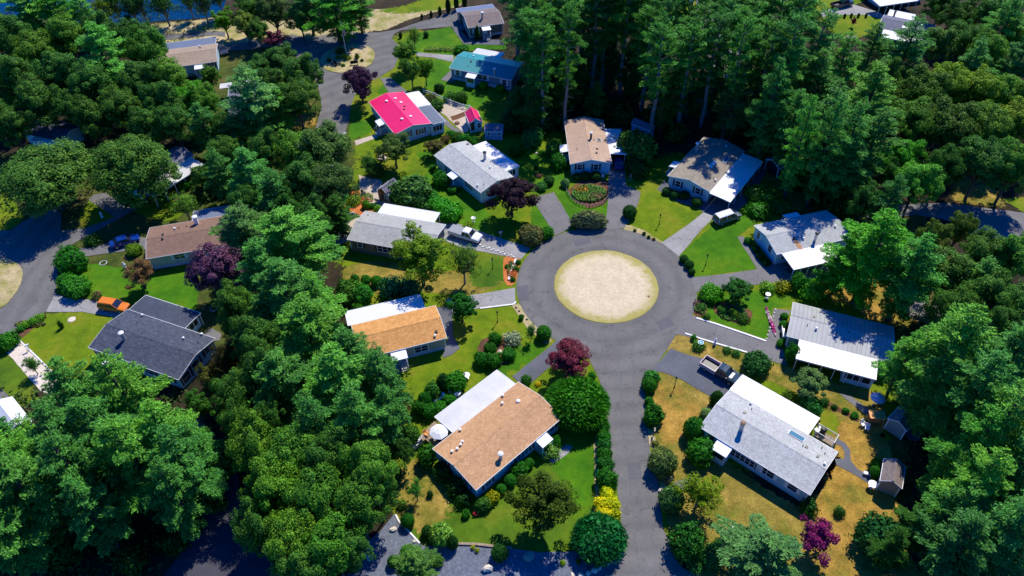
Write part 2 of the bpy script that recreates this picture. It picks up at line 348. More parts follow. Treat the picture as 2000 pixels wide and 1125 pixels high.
sheet('lawn', [(1255, 330), (1275, 312), (1297, 320), (1290, 365), (1330, 392), (1368, 414), (1292, 474), (1245, 448), (1232, 440), (1248, 395), (1253, 372)], .036, LAWNY, True, .12, feather=.35)
sheet('lawn', [(1327, 498), (1400, 433), (1440, 408), (1480, 412), (1470, 440), (1450, 455), (1441, 465), (1481, 524), (1356, 541), (1336, 522)], .036, LAWNV, False, .1, feather=.35)
sheet('lawn', [(1440, 405), (1445, 370), (1480, 345), (1530, 380), (1520, 420), (1470, 440)], .030, LAWN, True, .4, feather=1.1)
sheet('lawn', [(1370, 595), (1420, 575), (1530, 563), (1548, 575), (1545, 600), (1510, 600), (1498, 664), (1430, 640), (1362, 612)], .037, LAWNV, False, .1, feather=.35)
sheet('lawn', [(1330, 652), (1400, 672), (1500, 706), (1540, 718), (1630, 745), (1720, 775), (1720, 850), (1660, 830), (1600, 790), (1530, 755), (1450, 725), (1372, 702), (1300, 684), (1306, 660)], .037, LAWND, True, .12, feather=.35)
sheet('lawn', [(1280, 728), (1296, 727), (1340, 746), (1390, 776), (1400, 790), (1380, 860), (1420, 900), (1560, 990), (1600, 960), (1640, 900), (1625, 870), (1650, 860), (1720, 850), (1745, 900), (1750, 1000), (1770, 1060), (1760, 1160), (1370, 1160), (1360, 1100), (1310, 1040), (1290, 950), (1272, 860)], .037, LAWND, True, .12, feather=.35)
sheet('lawn', [(1600, 965), (1645, 905), (1700, 905), (1725, 960), (1760, 1000), (1700, 1010), (1660, 1060), (1700, 1160), (1560, 1160), (1580, 1020)], .042, LAWNO, True, .4, feather=1.1)
sheet('lawn', [(1630, 860), (1650, 820), (1700, 850), (1722, 900), (1700, 925), (1650, 900)], .042, LAWNO, True, .4, feather=1.1)
sheet('lawn', [(1275, 760), (1320, 750), (1370, 800), (1350, 850), (1290, 860)], .041, LAWNO, True, .4, feather=1.1)
sheet('lawn', [(930, 602), (1000, 597), (1030, 640), (1075, 672), (1035, 705), (1000, 735), (960, 740), (900, 800), (850, 830), (815, 790), (800, 720), (870, 705), (905, 680), (915, 640)], .036, LAWNY, True, .15, feather=.35)
sheet('lawn', [(1030, 670), (1065, 668), (1060, 690), (1010, 722), (960, 735), (985, 700)], .041, LAWNV, True, .15, feather=1.1)
sheet('lawn', [(680, 520), (760, 510), (880, 530), (940, 500), (995, 505), (985, 550), (915, 575), (800, 570), (700, 575), (670, 555)], .036, LAWND, True, .2, feather=.35)
sheet('lawn', [(925, 500), (990, 505), (985, 548), (930, 560), (915, 530)], .041, LAWN, True, .15, feather=1.1)
sheet('lawn', [(780, 900), (830, 880), (900, 985), (990, 960), (1060, 900), (1110, 875), (1160, 865), (1168, 960), (1160, 1040), (1060, 1078), (960, 1066), (895, 1062), (825, 1062), (800, 1040), (778, 1005)], .037, LAWN, True, .15, feather=.35)
sheet('lawn', [(790, 910), (835, 900), (880, 985), (850, 1030), (800, 1035), (775, 985)], .042, LAWND, True, .4, feather=1.1)
sheet('lawn', [(1080, 905), (1120, 870), (1158, 872), (1160, 940), (1150, 1000), (1120, 1010), (1100, 950)], .043, LAWNV, True, .4, feather=1.1)
sheet('lawn', [(780, 92), (810, 65), (880, 52), (905, 86), (985, 80), (990, 96), (930, 97), (880, 112), (800, 104)], .036, LAWNV, False, .15, feather=.35)
sheet('lawn', [(845, 118), (885, 122), (870, 150), (865, 158), (880, 160), (980, 178), (970, 225), (945, 235), (915, 215), (890, 200), (850, 190), (830, 170)], .036, LAWNV, True, .15, feather=.35)
sheet('lawn', [(748, 165), (760, 175), (750, 185), (735, 182)], .036, LAWNV, False, .1, feather=.35)
sheet('lawn', [(684, 240), (700, 232), (722, 240), (726, 258), (680, 276)], .036, LAWNV, False, .1, feather=.35)
sheet('lawn', [(700, 275), (735, 268), (800, 285), (850, 262), (905, 262), (900, 280), (850, 300), (800, 340), (720, 330), (695, 300)], .034, LAWNY, True, .2, feather=.35)
sheet('lawn', [(710, 22), (800, 12), (860, -14), (910, -14), (900, 10), (870, 18), (800, 38), (745, 60), (705, 50)], .036, SANDG, True, .3, feather=.35)
sheet('lawn', [(740, 20), (800, 8), (860, -14), (910, -14), (895, 10), (830, 22), (780, 26)], .040, LAWNY, True, .5, feather=1.1)
sheet('lawn', [(1580, 30), (1600, -10), (1700, -10), (1660, 14), (1625, 20)], .036, LAWNY, True, .2, feather=.35)
sheet('lawn', [(1600, 28), (1690, 28), (1728, 32), (1722, 60), (1690, 70), (1660, 76), (1620, 60)], .037, LAWNY, True, .2, feather=.35)
sheet('lawn', [(1300, -10), (1370, -10), (1360, 25), (1300, 30)], .036, LAWNY, True, .2, feather=.35)
sheet('lawn', [(1954, 388), (2080, 380), (2080, 440), (2000, 414)], .036, LAWNY, False, .2, feather=.35)
sheet('lawn', [(-80, 360), (0, 364), (22, 385), (50, 425), (22, 448), (-80, 452)], .036, LAWNY, False, .2, feather=.35)
sheet('lawn', [(160, 445), (155, 420), (175, 390), (200, 400), (224, 424), (190, 440)], .036, LAWNY, False, .1, feather=.35)
sheet('lawn', [(110, 572), (125, 545), (165, 515), (290, 530), (380, 520), (380, 610), (330, 610), (250, 595), (180, 584)], .036, LAWNV, True, .15, feather=.35)
sheet('lawn', [(250, 400), (300, 385), (360, 400), (340, 430), (290, 425)], .036, LAWNY, True, .15, feather=.35)
sheet('lawn', [(38, 662), (92, 612), (160, 609), (222, 620), (240, 700), (180, 740), (116, 740), (70, 700)], .036, LAWNY, False, .12, feather=.35)
sheet('lawn', [(50, 660), (100, 625), (150, 640), (120, 690), (80, 700)], .041, LAWNV, True, .3, feather=1.1)
sheet('lawn', [(-60, 690), (0, 690), (12, 688), (60, 740), (75, 780), (30, 800), (-60, 740)], .036, LAWN, False, .12, feather=.35)
sheet('clearing', [(425, 870), (460, 855), (470, 900), (440, 960), (420, 940)], .03, LAWNO, True, .3, feather=1.1)
sheet('clearing', [(540, 180), (600, 200), (618, 235), (600, 250), (520, 240)], .03, LAWNO, True, .3, feather=1.1)
sheet('clearing', [(1480, 330), (1530, 340), (1580, 380), (1560, 410), (1490, 400)], .028, LAWND, True, .3, feather=1.1)
sheet('clearing', [(1560, 575), (1640, 590), (1740, 640), (1800, 620), (1770, 560), (1740, 540), (1640, 560)], .028, LAWNO, True, .3, feather=1.1)
sheet('clearing', [(1870, 345), (1920, 350), (1960, 400), (1900, 400), (1860, 390)], .028, LAWND, True, .3, feather=1.1)
sheet('clearing', [(400, 45), (560, 40), (690, 25), (740, 55), (640, 75), (560, 72), (420, 90)], .03, SANDG, True, .4, feather=1.1)

# pond and shore
sheet('pond', [(-50, 15), (60, 34), (144, 45), (175, 48), (222, 53), (304, 42), (410, 33), (436, 16), (420, -30), (200, -60), (-50, -50)], .03, WATER, True)
sheet('shore', [(40, 60), (144, 51), (175, 53), (222, 58), (304, 46), (410, 37), (430, 20), (470, 60), (425, 90), (423, 74), (319, 86), (200, 90)], .024, SANDG, False, .3, feather=1.0)
# roads
CC = G(1183.5, 562, 0); CC = Vector((.17339 * 85, 1.0053 * 85, 0)); RO, RI = 14.05, 8.17
def circ(c, r, n=72, jit=0, seed=3):
    rr = random.Random(seed); return [(c.x + (r + rr.uniform(-jit, jit)) * math.cos(2 * math.pi * i / n), c.y + (r + rr.uniform(-jit, jit)) * math.sin(2 * math.pi * i / n)) for i in range(n)]
sheet('road', circ(CC, RO, 96), .062, ROAD, world=True)
sheet('road', [(1085, 640), (1118, 672), (1150, 700), (1170, 740), (1179, 770), (1189, 843), (1193, 912), (1206, 959), (1211, 1010), (1219, 1059), (1214, 1082), (1198, 1108), (1170, 1127), (1120, 1150), (1100, 1240), (1500, 1240), (1400, 1140), (1361, 1121), (1332, 1108), (1315, 1085), (1309, 1054), (1296, 1036), (1290, 985), (1288, 950), (1270, 880), (1266, 848), (1259, 782), (1262, 745), (1276, 722), (1300, 686), (1330, 640)], .066, ROAD)
sheet('road', [(562, 88), (575, 105), (590, 124), (613, 144), (624, 180), (628, 206), (620, 240), (600, 300), (560, 380), (640, 380), (660, 300), (680, 240), (686, 205), (700, 170), (742, 150), (770, 132), (778, 112), (780, 96), (778, 88), (765, 75), (770, 66), (783, 59), (830, 56), (881, 52), (900, 58), (925, 60), (925, 25), (889, 20), (850, 34), (809, 46), (778, 57), (742, 63), (706, 64), (660, 62), (603, 75), (570, 67), (500, 80), (432, 88), (432, 100), (500, 95)], .062, ROAD)
sheet('road', [(296, 70), (420, 60), (440, 62), (440, 72), (420, 69), (296, 81), (180, 96), (180, 84)], .060, ROAD, False, .1)
sheet('road', [(-90, 452), (21, 450), (45, 432), (57, 427), (70, 400), (100, 392), (120, 420), (118, 450), (165, 446), (222, 424), (250, 404), (268, 408), (224, 432), (155, 469), (121, 488), (113, 515), (112, 550), (108, 576), (93, 606), (52, 632), (26, 649), (0, 652), (-90, 690)], .062, ROAD, False, 0)
sheet('road', [(172, 390), (184, 380), (205, 376), (245, 402), (232, 424), (220, 422)], .059, ROAD)
sheet('road', [(1845, 396), (1972, 412), (2100, 425), (2100, 480), (2000, 468), (1910, 462), (1850, 430), (1790, 420), (1700, 428), (1650, 400), (1660, 380), (1720, 400)], .060, DRIVE, False, .1)
sheet('road', [(1750, 540), (1768, 560), (1795, 585), (1840, 600), (1835, 640), (1775, 620), (1740, 570), (1720, 470), (1745, 460)], .058, DRIVE, False, .1)
sheet('road', [(-60, 752), (0, 756), (23, 779), (0, 790), (-60, 830)], .062, ROAD)
sheet('road', [(440, 860), (458, 870), (470, 980), (500, 1060), (560, 1125), (590, 1220), (240, 1220), (320, 1125), (390, 1020), (425, 950), (440, 900)], .062, LANE, False, .1)
sheet('road', [(1355, -20), (1380, -20), (1440, 70), (1450, 150), (1385, 155), (1370, 60)], .060, DRIVEL, False, .2)
# driveways and paths
dr = [([(1374, 415), (1396, 423), (1370, 448), (1326, 501), (1310, 488), (1292, 474), (1335, 445)], .070, DRIVEL),
 ([(1370, 414), (1390, 383), (1470, 308), (1502, 330), (1455, 400), (1440, 412), (1412, 436), (1396, 424)], .068, DRIVEB),
 ([(1186, 250), (1215, 250), (1220, 331), (1223, 362), (1251, 375), (1247, 396), (1220, 446), (1182, 447), (1188, 383), (1189, 334)], .070, DRIVE),
 ([(1055, 382), (1082, 375), (1116, 432), (1113, 446), (1084, 460), (1062, 424), (1042, 392)], .070, DRIVE),
 ([(862, 430), (900, 438), (940, 452), (985, 468), (1036, 484), (1018, 506), (1003, 503), (905, 485), (868, 470)], .070, DRIVEL),
 ([(870, 585), (917, 577), (1006, 562), (1006, 592), (938, 602), (885, 612)], .070, DRIVEL),
 ([(848, 600), (885, 600), (884, 657), (899, 679), (880, 694), (863, 699), (875, 660)], .068, DRIVEB),
 ([(1352, 541), (1400, 537), (1479, 526), (1440, 463), (1452, 461), (1488, 516), (1530, 500), (1640, 480), (1650, 520), (1560, 555), (1500, 553), (1430, 562), (1356, 570)], .070, DRIVE),
 ([(1340, 612), (1400, 632), (1495, 666), (1500, 660), (1511, 603), (1545, 606), (1522, 650), (1530, 682), (1538, 715), (1500, 703), (1465, 692), (1400, 670), (1318, 652)], .070, DRIVE),
 ([(1310, 680), (1340, 692), (1390, 704), (1420, 714), (1455, 735), (1445, 760), (1400, 782), (1389, 775), (1335, 743), (1294, 726), (1270, 726)], .072, DRIVEB),
 ([(1090, 662), (1060, 688), (1000, 735), (1015, 748), (1034, 750), (1078, 714), (1110, 700)], .070, DRIVEB),
 ([(812, 102), (886, 108), (884, 121), (845, 112), (815, 110)], .070, DRIVEL),
 ([(881, 137), (890, 160), (870, 158), (861, 156)], .070, DRIVE),
 ([(881, 51), (905, 86), (985, 88), (985, 78), (915, 76), (896, 55)], .068, DRIVEB),
 ([(742, 152), (763, 152), (800, 182), (770, 190), (758, 178)], .070, DRIVE),
 ([(850, 212), (868, 230), (890, 250), (906, 256), (904, 260), (885, 256), (864, 240), (846, 222)], .072, DRIVE),
 ([(1620, 18), (1665, 8), (1720, 25), (1735, 40), (1690, 29), (1640, 29), (1605, 33), (1602, 26)], .070, DRIVEL),
 ([(1655, 68), (1674, 70), (1668, 76), (1650, 74)], .070, DRIVE),
 ([(108, 574), (130, 582), (175, 585), (250, 600), (262, 612), (219, 619), (160, 609), (90, 609)], .070, DRIVEL),
 ([(150, 487), (200, 478), (270, 462), (292, 466), (292, 486), (230, 492), (166, 501)], .070, DRIVE),
 ([(1636, 857), (1652, 867), (1661, 880), (1661, 900), (1674, 915), (1702, 932), (1696, 943), (1664, 924), (1634, 908), (1630, 896), (1649, 896), (1649, 882), (1643, 871), (1632, 866)], .070, DRIVEB),
 ([(1640, 768), (1660, 772), (1700, 802), (1712, 815), (1690, 808), (1655, 782)], .070, DRIVE),
 ([(1315, 942), (1340, 935), (1362, 935), (1368, 945), (1340, 955), (1310, 955)], .070, DRIVE),
 ([(1080, 905), (1110, 885), (1118, 872), (1105, 868), (1085, 885), (1072, 900)], .070, DRIVEL),
 ([(1283, 370), (1300, 350), (1310, 375), (1400, 400), (1378, 412), (1320, 392)], .050, DRIVEB),
 ([(395, 655), (412, 640), (432, 652), (430, 665), (405, 668)], .070, DRIVE),
 ([(360, 820), (400, 815), (405, 850), (370, 850)], .070, DRIVE)]
for i, (p, z, mt) in enumerate(dr): sheet('driveway', p, z, mt, False, .05, seed=i)
sheet('path', [(692, 275), (735, 262), (738, 268), (696, 284)], .074, PATIO)
sheet('path', [(10, 685), (33, 662), (113, 739), (100, 770), (80, 764)], .074, SAND, False, .05)
sheet('patio', [(856, 214), (874, 196), (900, 205), (923, 219), (914, 258), (905, 258), (885, 240)], .064, PATIO, False, .1)
sheet('patio', [(880, 228), (912, 216), (915, 224), (884, 236)], .068, MULCH, False, .1)
sheet('patio', [(701, 342), (747, 352), (742, 392), (780, 398), (775, 410), (735, 405), (703, 383)], .064, PATIO, False, .1)
sheet('patio', [(652, 455), (664, 428), (690, 415), (702, 419), (690, 440), (680, 470), (660, 480)], .064, PATIO, False, .1)
sheet('patio', [(655, 442), (678, 419), (698, 417), (672, 445)], .068, DRIVEB, False, .1)
sheet('flower_bed', [(658, 378), (700, 372), (738, 403), (730, 425), (700, 420), (668, 400)], .060, RMULCH, True, .1)
sheet('flower_bed', [(984, 505), (1008, 500), (1016, 506), (1006, 552), (986, 552)], .060, RMULCH, True, .05)
sheet('flower_bed', [(1360, 590), (1372, 580), (1382, 590), (1378, 615), (1362, 618), (1350, 605)], .060, MULCH, True, .05)
sheet('flower_bed', [(1394, 600), (1410, 590), (1440, 598), (1466, 606), (1468, 620), (1455, 634), (1420, 625), (1398, 612)], .060, MULCH, True, .05)
sheet('flower_bed', [(940, 665), (975, 655), (1000, 660), (1000, 700), (965, 715), (935, 700)], .058, MULCH, True, .1)
sheet('flower_bed', [(1000, 597), (1012, 592), (1045, 625), (1072, 655), (1080, 668), (1065, 672), (1030, 640)], .056, SANDG, False, .05)
sheet('flower_bed', [(1219, 440), (1232, 440), (1262, 452), (1296, 473), (1290, 477), (1250, 462), (1219, 452)], .056, SANDG, False, .05)
sheet('flower_bed', [(32, 652), (60, 625), (90, 612), (92, 618), (66, 640), (40, 664)], .056, MULCH, False, .05)
sheet('flower_bed', [(1108, 372), (1135, 352), (1188, 352), (1190, 385), (1180, 400), (1150, 407), (1122, 392)], .056, MULCH, False, .05)
sheet('flower_bed', [(1612, 780), (1680, 818), (1675, 824), (1608, 788)], .056, MULCH, False, .05)
sheet('flower_bed', [(1160, 870), (1172, 866), (1168, 1020), (1158, 1010), (1162, 960)], .056, SANDG, True, .1)
sheet('flower_bed', [(1255, 845), (1275, 843), (1300, 940), (1295, 960), (1275, 880)], .056, SANDG, True, .1)
sheet('gravel_bed', [(771, 1005), (778, 1020), (799, 1041), (825, 1066), (894, 1064), (964, 1068), (1060, 1078), (1160, 1075), (1200, 1075), (1212, 1085), (1196, 1110), (1168, 1130), (1120, 1155), (1100, 1220), (650, 1220), (690, 1080), (740, 1040)], .052, GRAVEL, False, .1)
# islands
isl = MB(); N = 72; rr = random.Random(5)
outer = circ(CC, RI, N, .06)
isl.add([(x, y, .066) for x, y in outer] + [(CC.x + (x - CC.x) * .985, CC.y + (y - CC.y) * .985, .16) for x, y in outer] + [(CC.x + (x - CC.x) * .6, CC.y + (y - CC.y) * .6, .24) for x, y in outer],
        [(i, (i + 1) % N, N + (i + 1) % N, N + i) for i in range(N)] + [(N + i, N + (i + 1) % N, 2 * N + (i + 1) % N, 2 * N + i) for i in range(N)] + [tuple(range(2 * N, 3 * N))])
mi, nt, b = newmat('island_sand'); tc = nt.nodes.new('ShaderNodeTexCoord'); v = tc.outputs['Object']
sub = nt.nodes.new('ShaderNodeVectorMath'); sub.operation = 'SUBTRACT'; nt.links.new(v, sub.inputs[0]); sub.inputs[1].default_value = (CC.x, CC.y, 0)
ln = nt.nodes.new('ShaderNodeVectorMath'); ln.operation = 'LENGTH'; nt.links.new(sub.outputs[0], ln.inputs[0])
f0 = noise(nt, .55, 6, .75, vec=v); f1 = noise(nt, 3, 5, .8, vec=v); f3 = noise(nt, 12, 3, .8, vec=v)
ma = nt.nodes.new('ShaderNodeMath'); ma.operation = 'MULTIPLY_ADD'; nt.links.new(f0, ma.inputs[0]); ma.inputs[1].default_value = 5.2; nt.links.new(ln.outputs['Value'], ma.inputs[2])
mb_ = nt.nodes.new('ShaderNodeMath'); mb_.operation = 'MULTIPLY_ADD'; nt.links.new(f1, mb_.inputs[0]); mb_.inputs[1].default_value = 3.5; nt.links.new(ma.outputs[0], mb_.inputs[2])
mr = nt.nodes.new('ShaderNodeMapRange'); nt.links.new(mb_.outputs[0], mr.inputs[0]); mr.inputs[1].default_value = 10.7; mr.inputs[2].default_value = 12.0
sandc = ramp(nt, f1, [(.25, (.50, .41, .25, 1)), (.62, (.72, .60, .40, 1))]); sandc = mix(nt, sandc, ramp(nt, f0, [(.3, (.82, .84, .8, 1)), (.6, (1.04, 1.03, 1.02, 1))]), 1., 'MULTIPLY'); sandc = mix(nt, sandc, ramp(nt, f3, [(.3, (.82,) * 3 + (1,)), (.7, (1.1,) * 3 + (1,))]), 1., 'MULTIPLY')
grs = ramp(nt, f3, [(.3, (.24, .22, .03, 1)), (.7, (.5, .42, .14, 1))])
nt.links.new(mix(nt, sandc, grs, mr.outputs[0]), b.inputs['Base Color']); b.inputs['Roughness'].default_value = .95; bump(nt, b, f3, .8, .06)
tag(isl.build('traffic_island', mi), kind='structure')
m = MB(); ring = circ(CC, RI + .02, 96); rin = circ(CC, RI + .1, 96); n = 96
rusty = plain('rust_edge', (.2, .09, .05), .9)
o1 = sheet('traffic_island', [(625, 118), (632, 106), (650, 94), (680, 86), (712, 89), (728, 97), (732, 106), (728, 120), (718, 129), (690, 138), (668, 142), (642, 138), (630, 130)], .16, SANDG, True, .05, thick=.09)
o2 = sheet('traffic_island', [(-60, 500), (0, 502), (20, 507), (38, 518), (44, 535), (36, 562), (20, 585), (0, 601), (-60, 615)], .16, SANDG, True, .05, thick=.09)
def strip(name, pts, wd, z, h, mat, lab=None, cat=None, kind='structure', parent=None):
    q = [G(*p, 0) for p in pts]; m = MB()
    for a, c in zip(q, q[1:]):
        d = (c - a).normalized(); nrm = Vector((-d.y, d.x, 0)) * wd / 2
        m.prismz([((a - nrm).x, (a - nrm).y), ((c - nrm).x, (c - nrm).y), ((c + nrm).x, (c + nrm).y), ((a + nrm).x, (a + nrm).y)], z, z + h)
    o = m.build(name, mat, parent); tag(o, lab, cat, None, kind); return o
strip('kerb', [(1360, 622), (1400, 634), (1450, 651), (1496, 667)], .28, .05, .12, KERB)
strip('kerb', [(1338, 652), (1370, 663), (1400, 672), (1465, 691)], .25, .05, .12, KERB)
strip('kerb', [(820, 1062), (800, 1040), (780, 1020), (773, 1006)], .2, .05, .12, KERB)
strip('kerb', [(894, 1063), (930, 1064), (964, 1068), (1000, 1072)], .3, .05, .2, WOOD)
strip('kerb', [(34, 661), (75, 700), (116, 741)], .2, .05, .1, KERB)
strip('kerb', [(938, 603), (1003, 595), (1008, 590)], .25, .05, .1, KERB)
strip('kerb', [(1008, 508), (998, 530), (994, 548)], .35, .05, .25, KERB)

SEAM = plain('tar_seam', (.115, .112, .118), .8, scale=2, var=.3)
def seam(pts, wd=.09):
    q = [G(*p_, 0) for p_ in pts]; rr_ = random.Random(int(pts[0][0])); L_ = []
    for a, c in zip(q, q[1:]):
        n_ = max(2, int((c - a).length / 1.5)); L_ += [a.lerp(c, i / n_) for i in range(n_)]
    L_.append(q[-1]); L_ = [v_ + Vector((rr_.uniform(-.07, .07), rr_.uniform(-.07, .07), 0)) for v_ in L_]; m = MB(); vs = []
    for i, v_ in enumerate(L_):
        d = (L_[min(i + 1, len(L_) - 1)] - L_[max(i - 1, 0)]).normalized(); n_ = Vector((-d.y, d.x, 0)) * wd * rr_.uniform(.3, .7); vs += [(*(v_ - n_)[:2], .0745), (*(v_ + n_)[:2], .0745)]
    m.add(vs, [(2 * i, 2 * i + 2, 2 * i + 3, 2 * i + 1) for i in range(len(L_) - 1)]); tag(m.build('road_seam', SEAM), kind='structure')
for s_ in ([(1204, 640), (1208, 700), (1214, 780), (1218, 860)], [(1170, 642), (1176, 690), (1190, 740)], [(1240, 640), (1236, 700), (1238, 800)], [(1222, 880), (1232, 960), (1240, 1060), (1250, 1120)], [(1060, 478), (1072, 500), (1068, 530)], [(1300, 480), (1288, 500), (1300, 520)], [(1176, 446), (1176, 486)], [(1020, 600), (1060, 620), (1100, 636)], [(1330, 600), (1300, 620), (1262, 640)], [(1190, 850), (1262, 848)], [(640, 160), (650, 190), (645, 230)], [(760, 70), (745, 85), (750, 110)], [(60, 440), (80, 500), (60, 590)], [(100, 560), (60, 600), (20, 630)]): seam(s_)
for pp in ([(1120, 470), (1150, 462), (1154, 474), (1124, 482)], [(1225, 905), (1250, 903), (1254, 935), (1228, 938)], [(1010, 560), (1030, 556), (1034, 585), (1014, 588)], [(1282, 630), (1306, 618), (1318, 634), (1290, 646)]): sheet('road_patch', pp, .071, asphalt_mat('patch_asphalt', (.12, .117, .125)), False, .06)
for (x, y) in ((1196, 700), (1225, 1000)):
    g_ = G(x, y, .08); m = MB(); m.lathe([(.36, 0), (.36, .01), (.1, .012)], 16, (g_.x, g_.y, .078)); tag(m.build('drain_cover', plain('iron', (.06, .05, .05), .6)), 'round iron cover in the main road' + (' just below the ring' if y < 800 else ' near the yellow shrubs'), 'drain cover')
# ------------------------------------------------------------------ houses
WALL = {k: siding('siding_' + k, c) for k, c in dict(white=(.42, .64, .74), pale=(.36, .58, .64), cream=(.55, .55, .46), greybrown=(.2, .185, .16), olive=(.17, .17, .125), slate=(.16, .25, .34), tan=(.42, .38, .3), brownwood=(.32, .2, .12), red=(.16, .02, .02), green=(.27, .36, .3), taupe=(.34, .33, .28), blueshed=(.2, .38, .6)).items()}  # white and pale carry a blue tint, shade colour put into the siding
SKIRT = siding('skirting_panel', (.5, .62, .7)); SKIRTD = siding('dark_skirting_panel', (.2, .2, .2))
ROOF = dict(tan=shingle('tan_shingle', (.50, .285, .14, 1), (.57, .335, .175, 1)), orange=shingle('orange_shingle', (.56, .27, .085, 1), (.66, .35, .125, 1), 1.2),
 lgrey=shingle('light_grey_shingle', (.43, .44, .42, 1), (.5, .505, .48, 1), 1.1), lgrey2=shingle('silver_shingle', (.42, .43, .41, 1), (.46, .47, .45, 1), .7),
 dark=shingle('charcoal_shingle', (.062, .072, .098, 1), (.095, .108, .14, 1), 1.3), brown=shingle('brown_shingle', (.225, .14, .10, 1), (.26, .165, .12, 1), .7),
 pinktan=shingle('pinkish_tan_shingle', (.48, .335, .24, 1), (.51, .36, .26, 1), .35), taupe=shingle('taupe_shingle', (.28, .245, .19, 1), (.35, .3, .235, 1), 1.0),
 fadegrey=shingle('faded_grey_shingle', (.37, .37, .34, 1), (.41, .41, .38, 1), .5), midgrey=shingle('mid_grey_shingle', (.16, .165, .2, 1), (.2, .2, .24, 1), .6),
 mauve=shingle('mauve_grey_shingle', (.2, .165, .15, 1), (.25, .2, .18, 1), .7), beige=shingle('beige_shingle', (.34, .26, .19, 1), (.38, .3, .22, 1), .6),
 metal=metal_roof('grey_metal_roof', (.37, .38, .37), .6, 'X', .45, .25), pink=metal_roof('pink_metal_roof', (.86, .015, .13), .5, 'X', .38, .14, .5, (.7, .05, .16, 1)),
 teal=metal_roof('teal_metal_roof', (.03, .27, .26), .4, 'X', .4, .08, .5, (.05, .3, .3, 1)))
WMETAL = metal_roof('white_metal_roof', (.74, .74, .72), .3, 'X', .4, .07); WMETALD = metal_roof('weathered_white_metal_roof', (.66, .65, .62), .3, 'X', .4, .2)
GMETAL = metal_roof('grey_ribbed_roof', (.17, .2, .26), .45, 'X', .4, .15, .5, (.3, .32, .38, 1)); DMETAL = shingle('charcoal_flat_roof', (.062, .073, .10, 1), (.075, .088, .115, 1), .25)
SUNROOM = metal_roof('sunroom_panel_roof', (.16, .18, .19), .9, 'X', .3, .15)
RUST, nt, b = newmat('rust_stain')
f = noise(nt, 3, 5, .7); nt.links.new(ramp(nt, f, [(.3, (.42, .13, .02, 1)), (.7, (.5, .33, .18, 1))]), b.inputs['Base Color']); b.inputs['Roughness'].default_value = .9
SHUT = dict(black=BLACKSH, red=REDSH, white=WHITE, green=GREENSH, none=None)

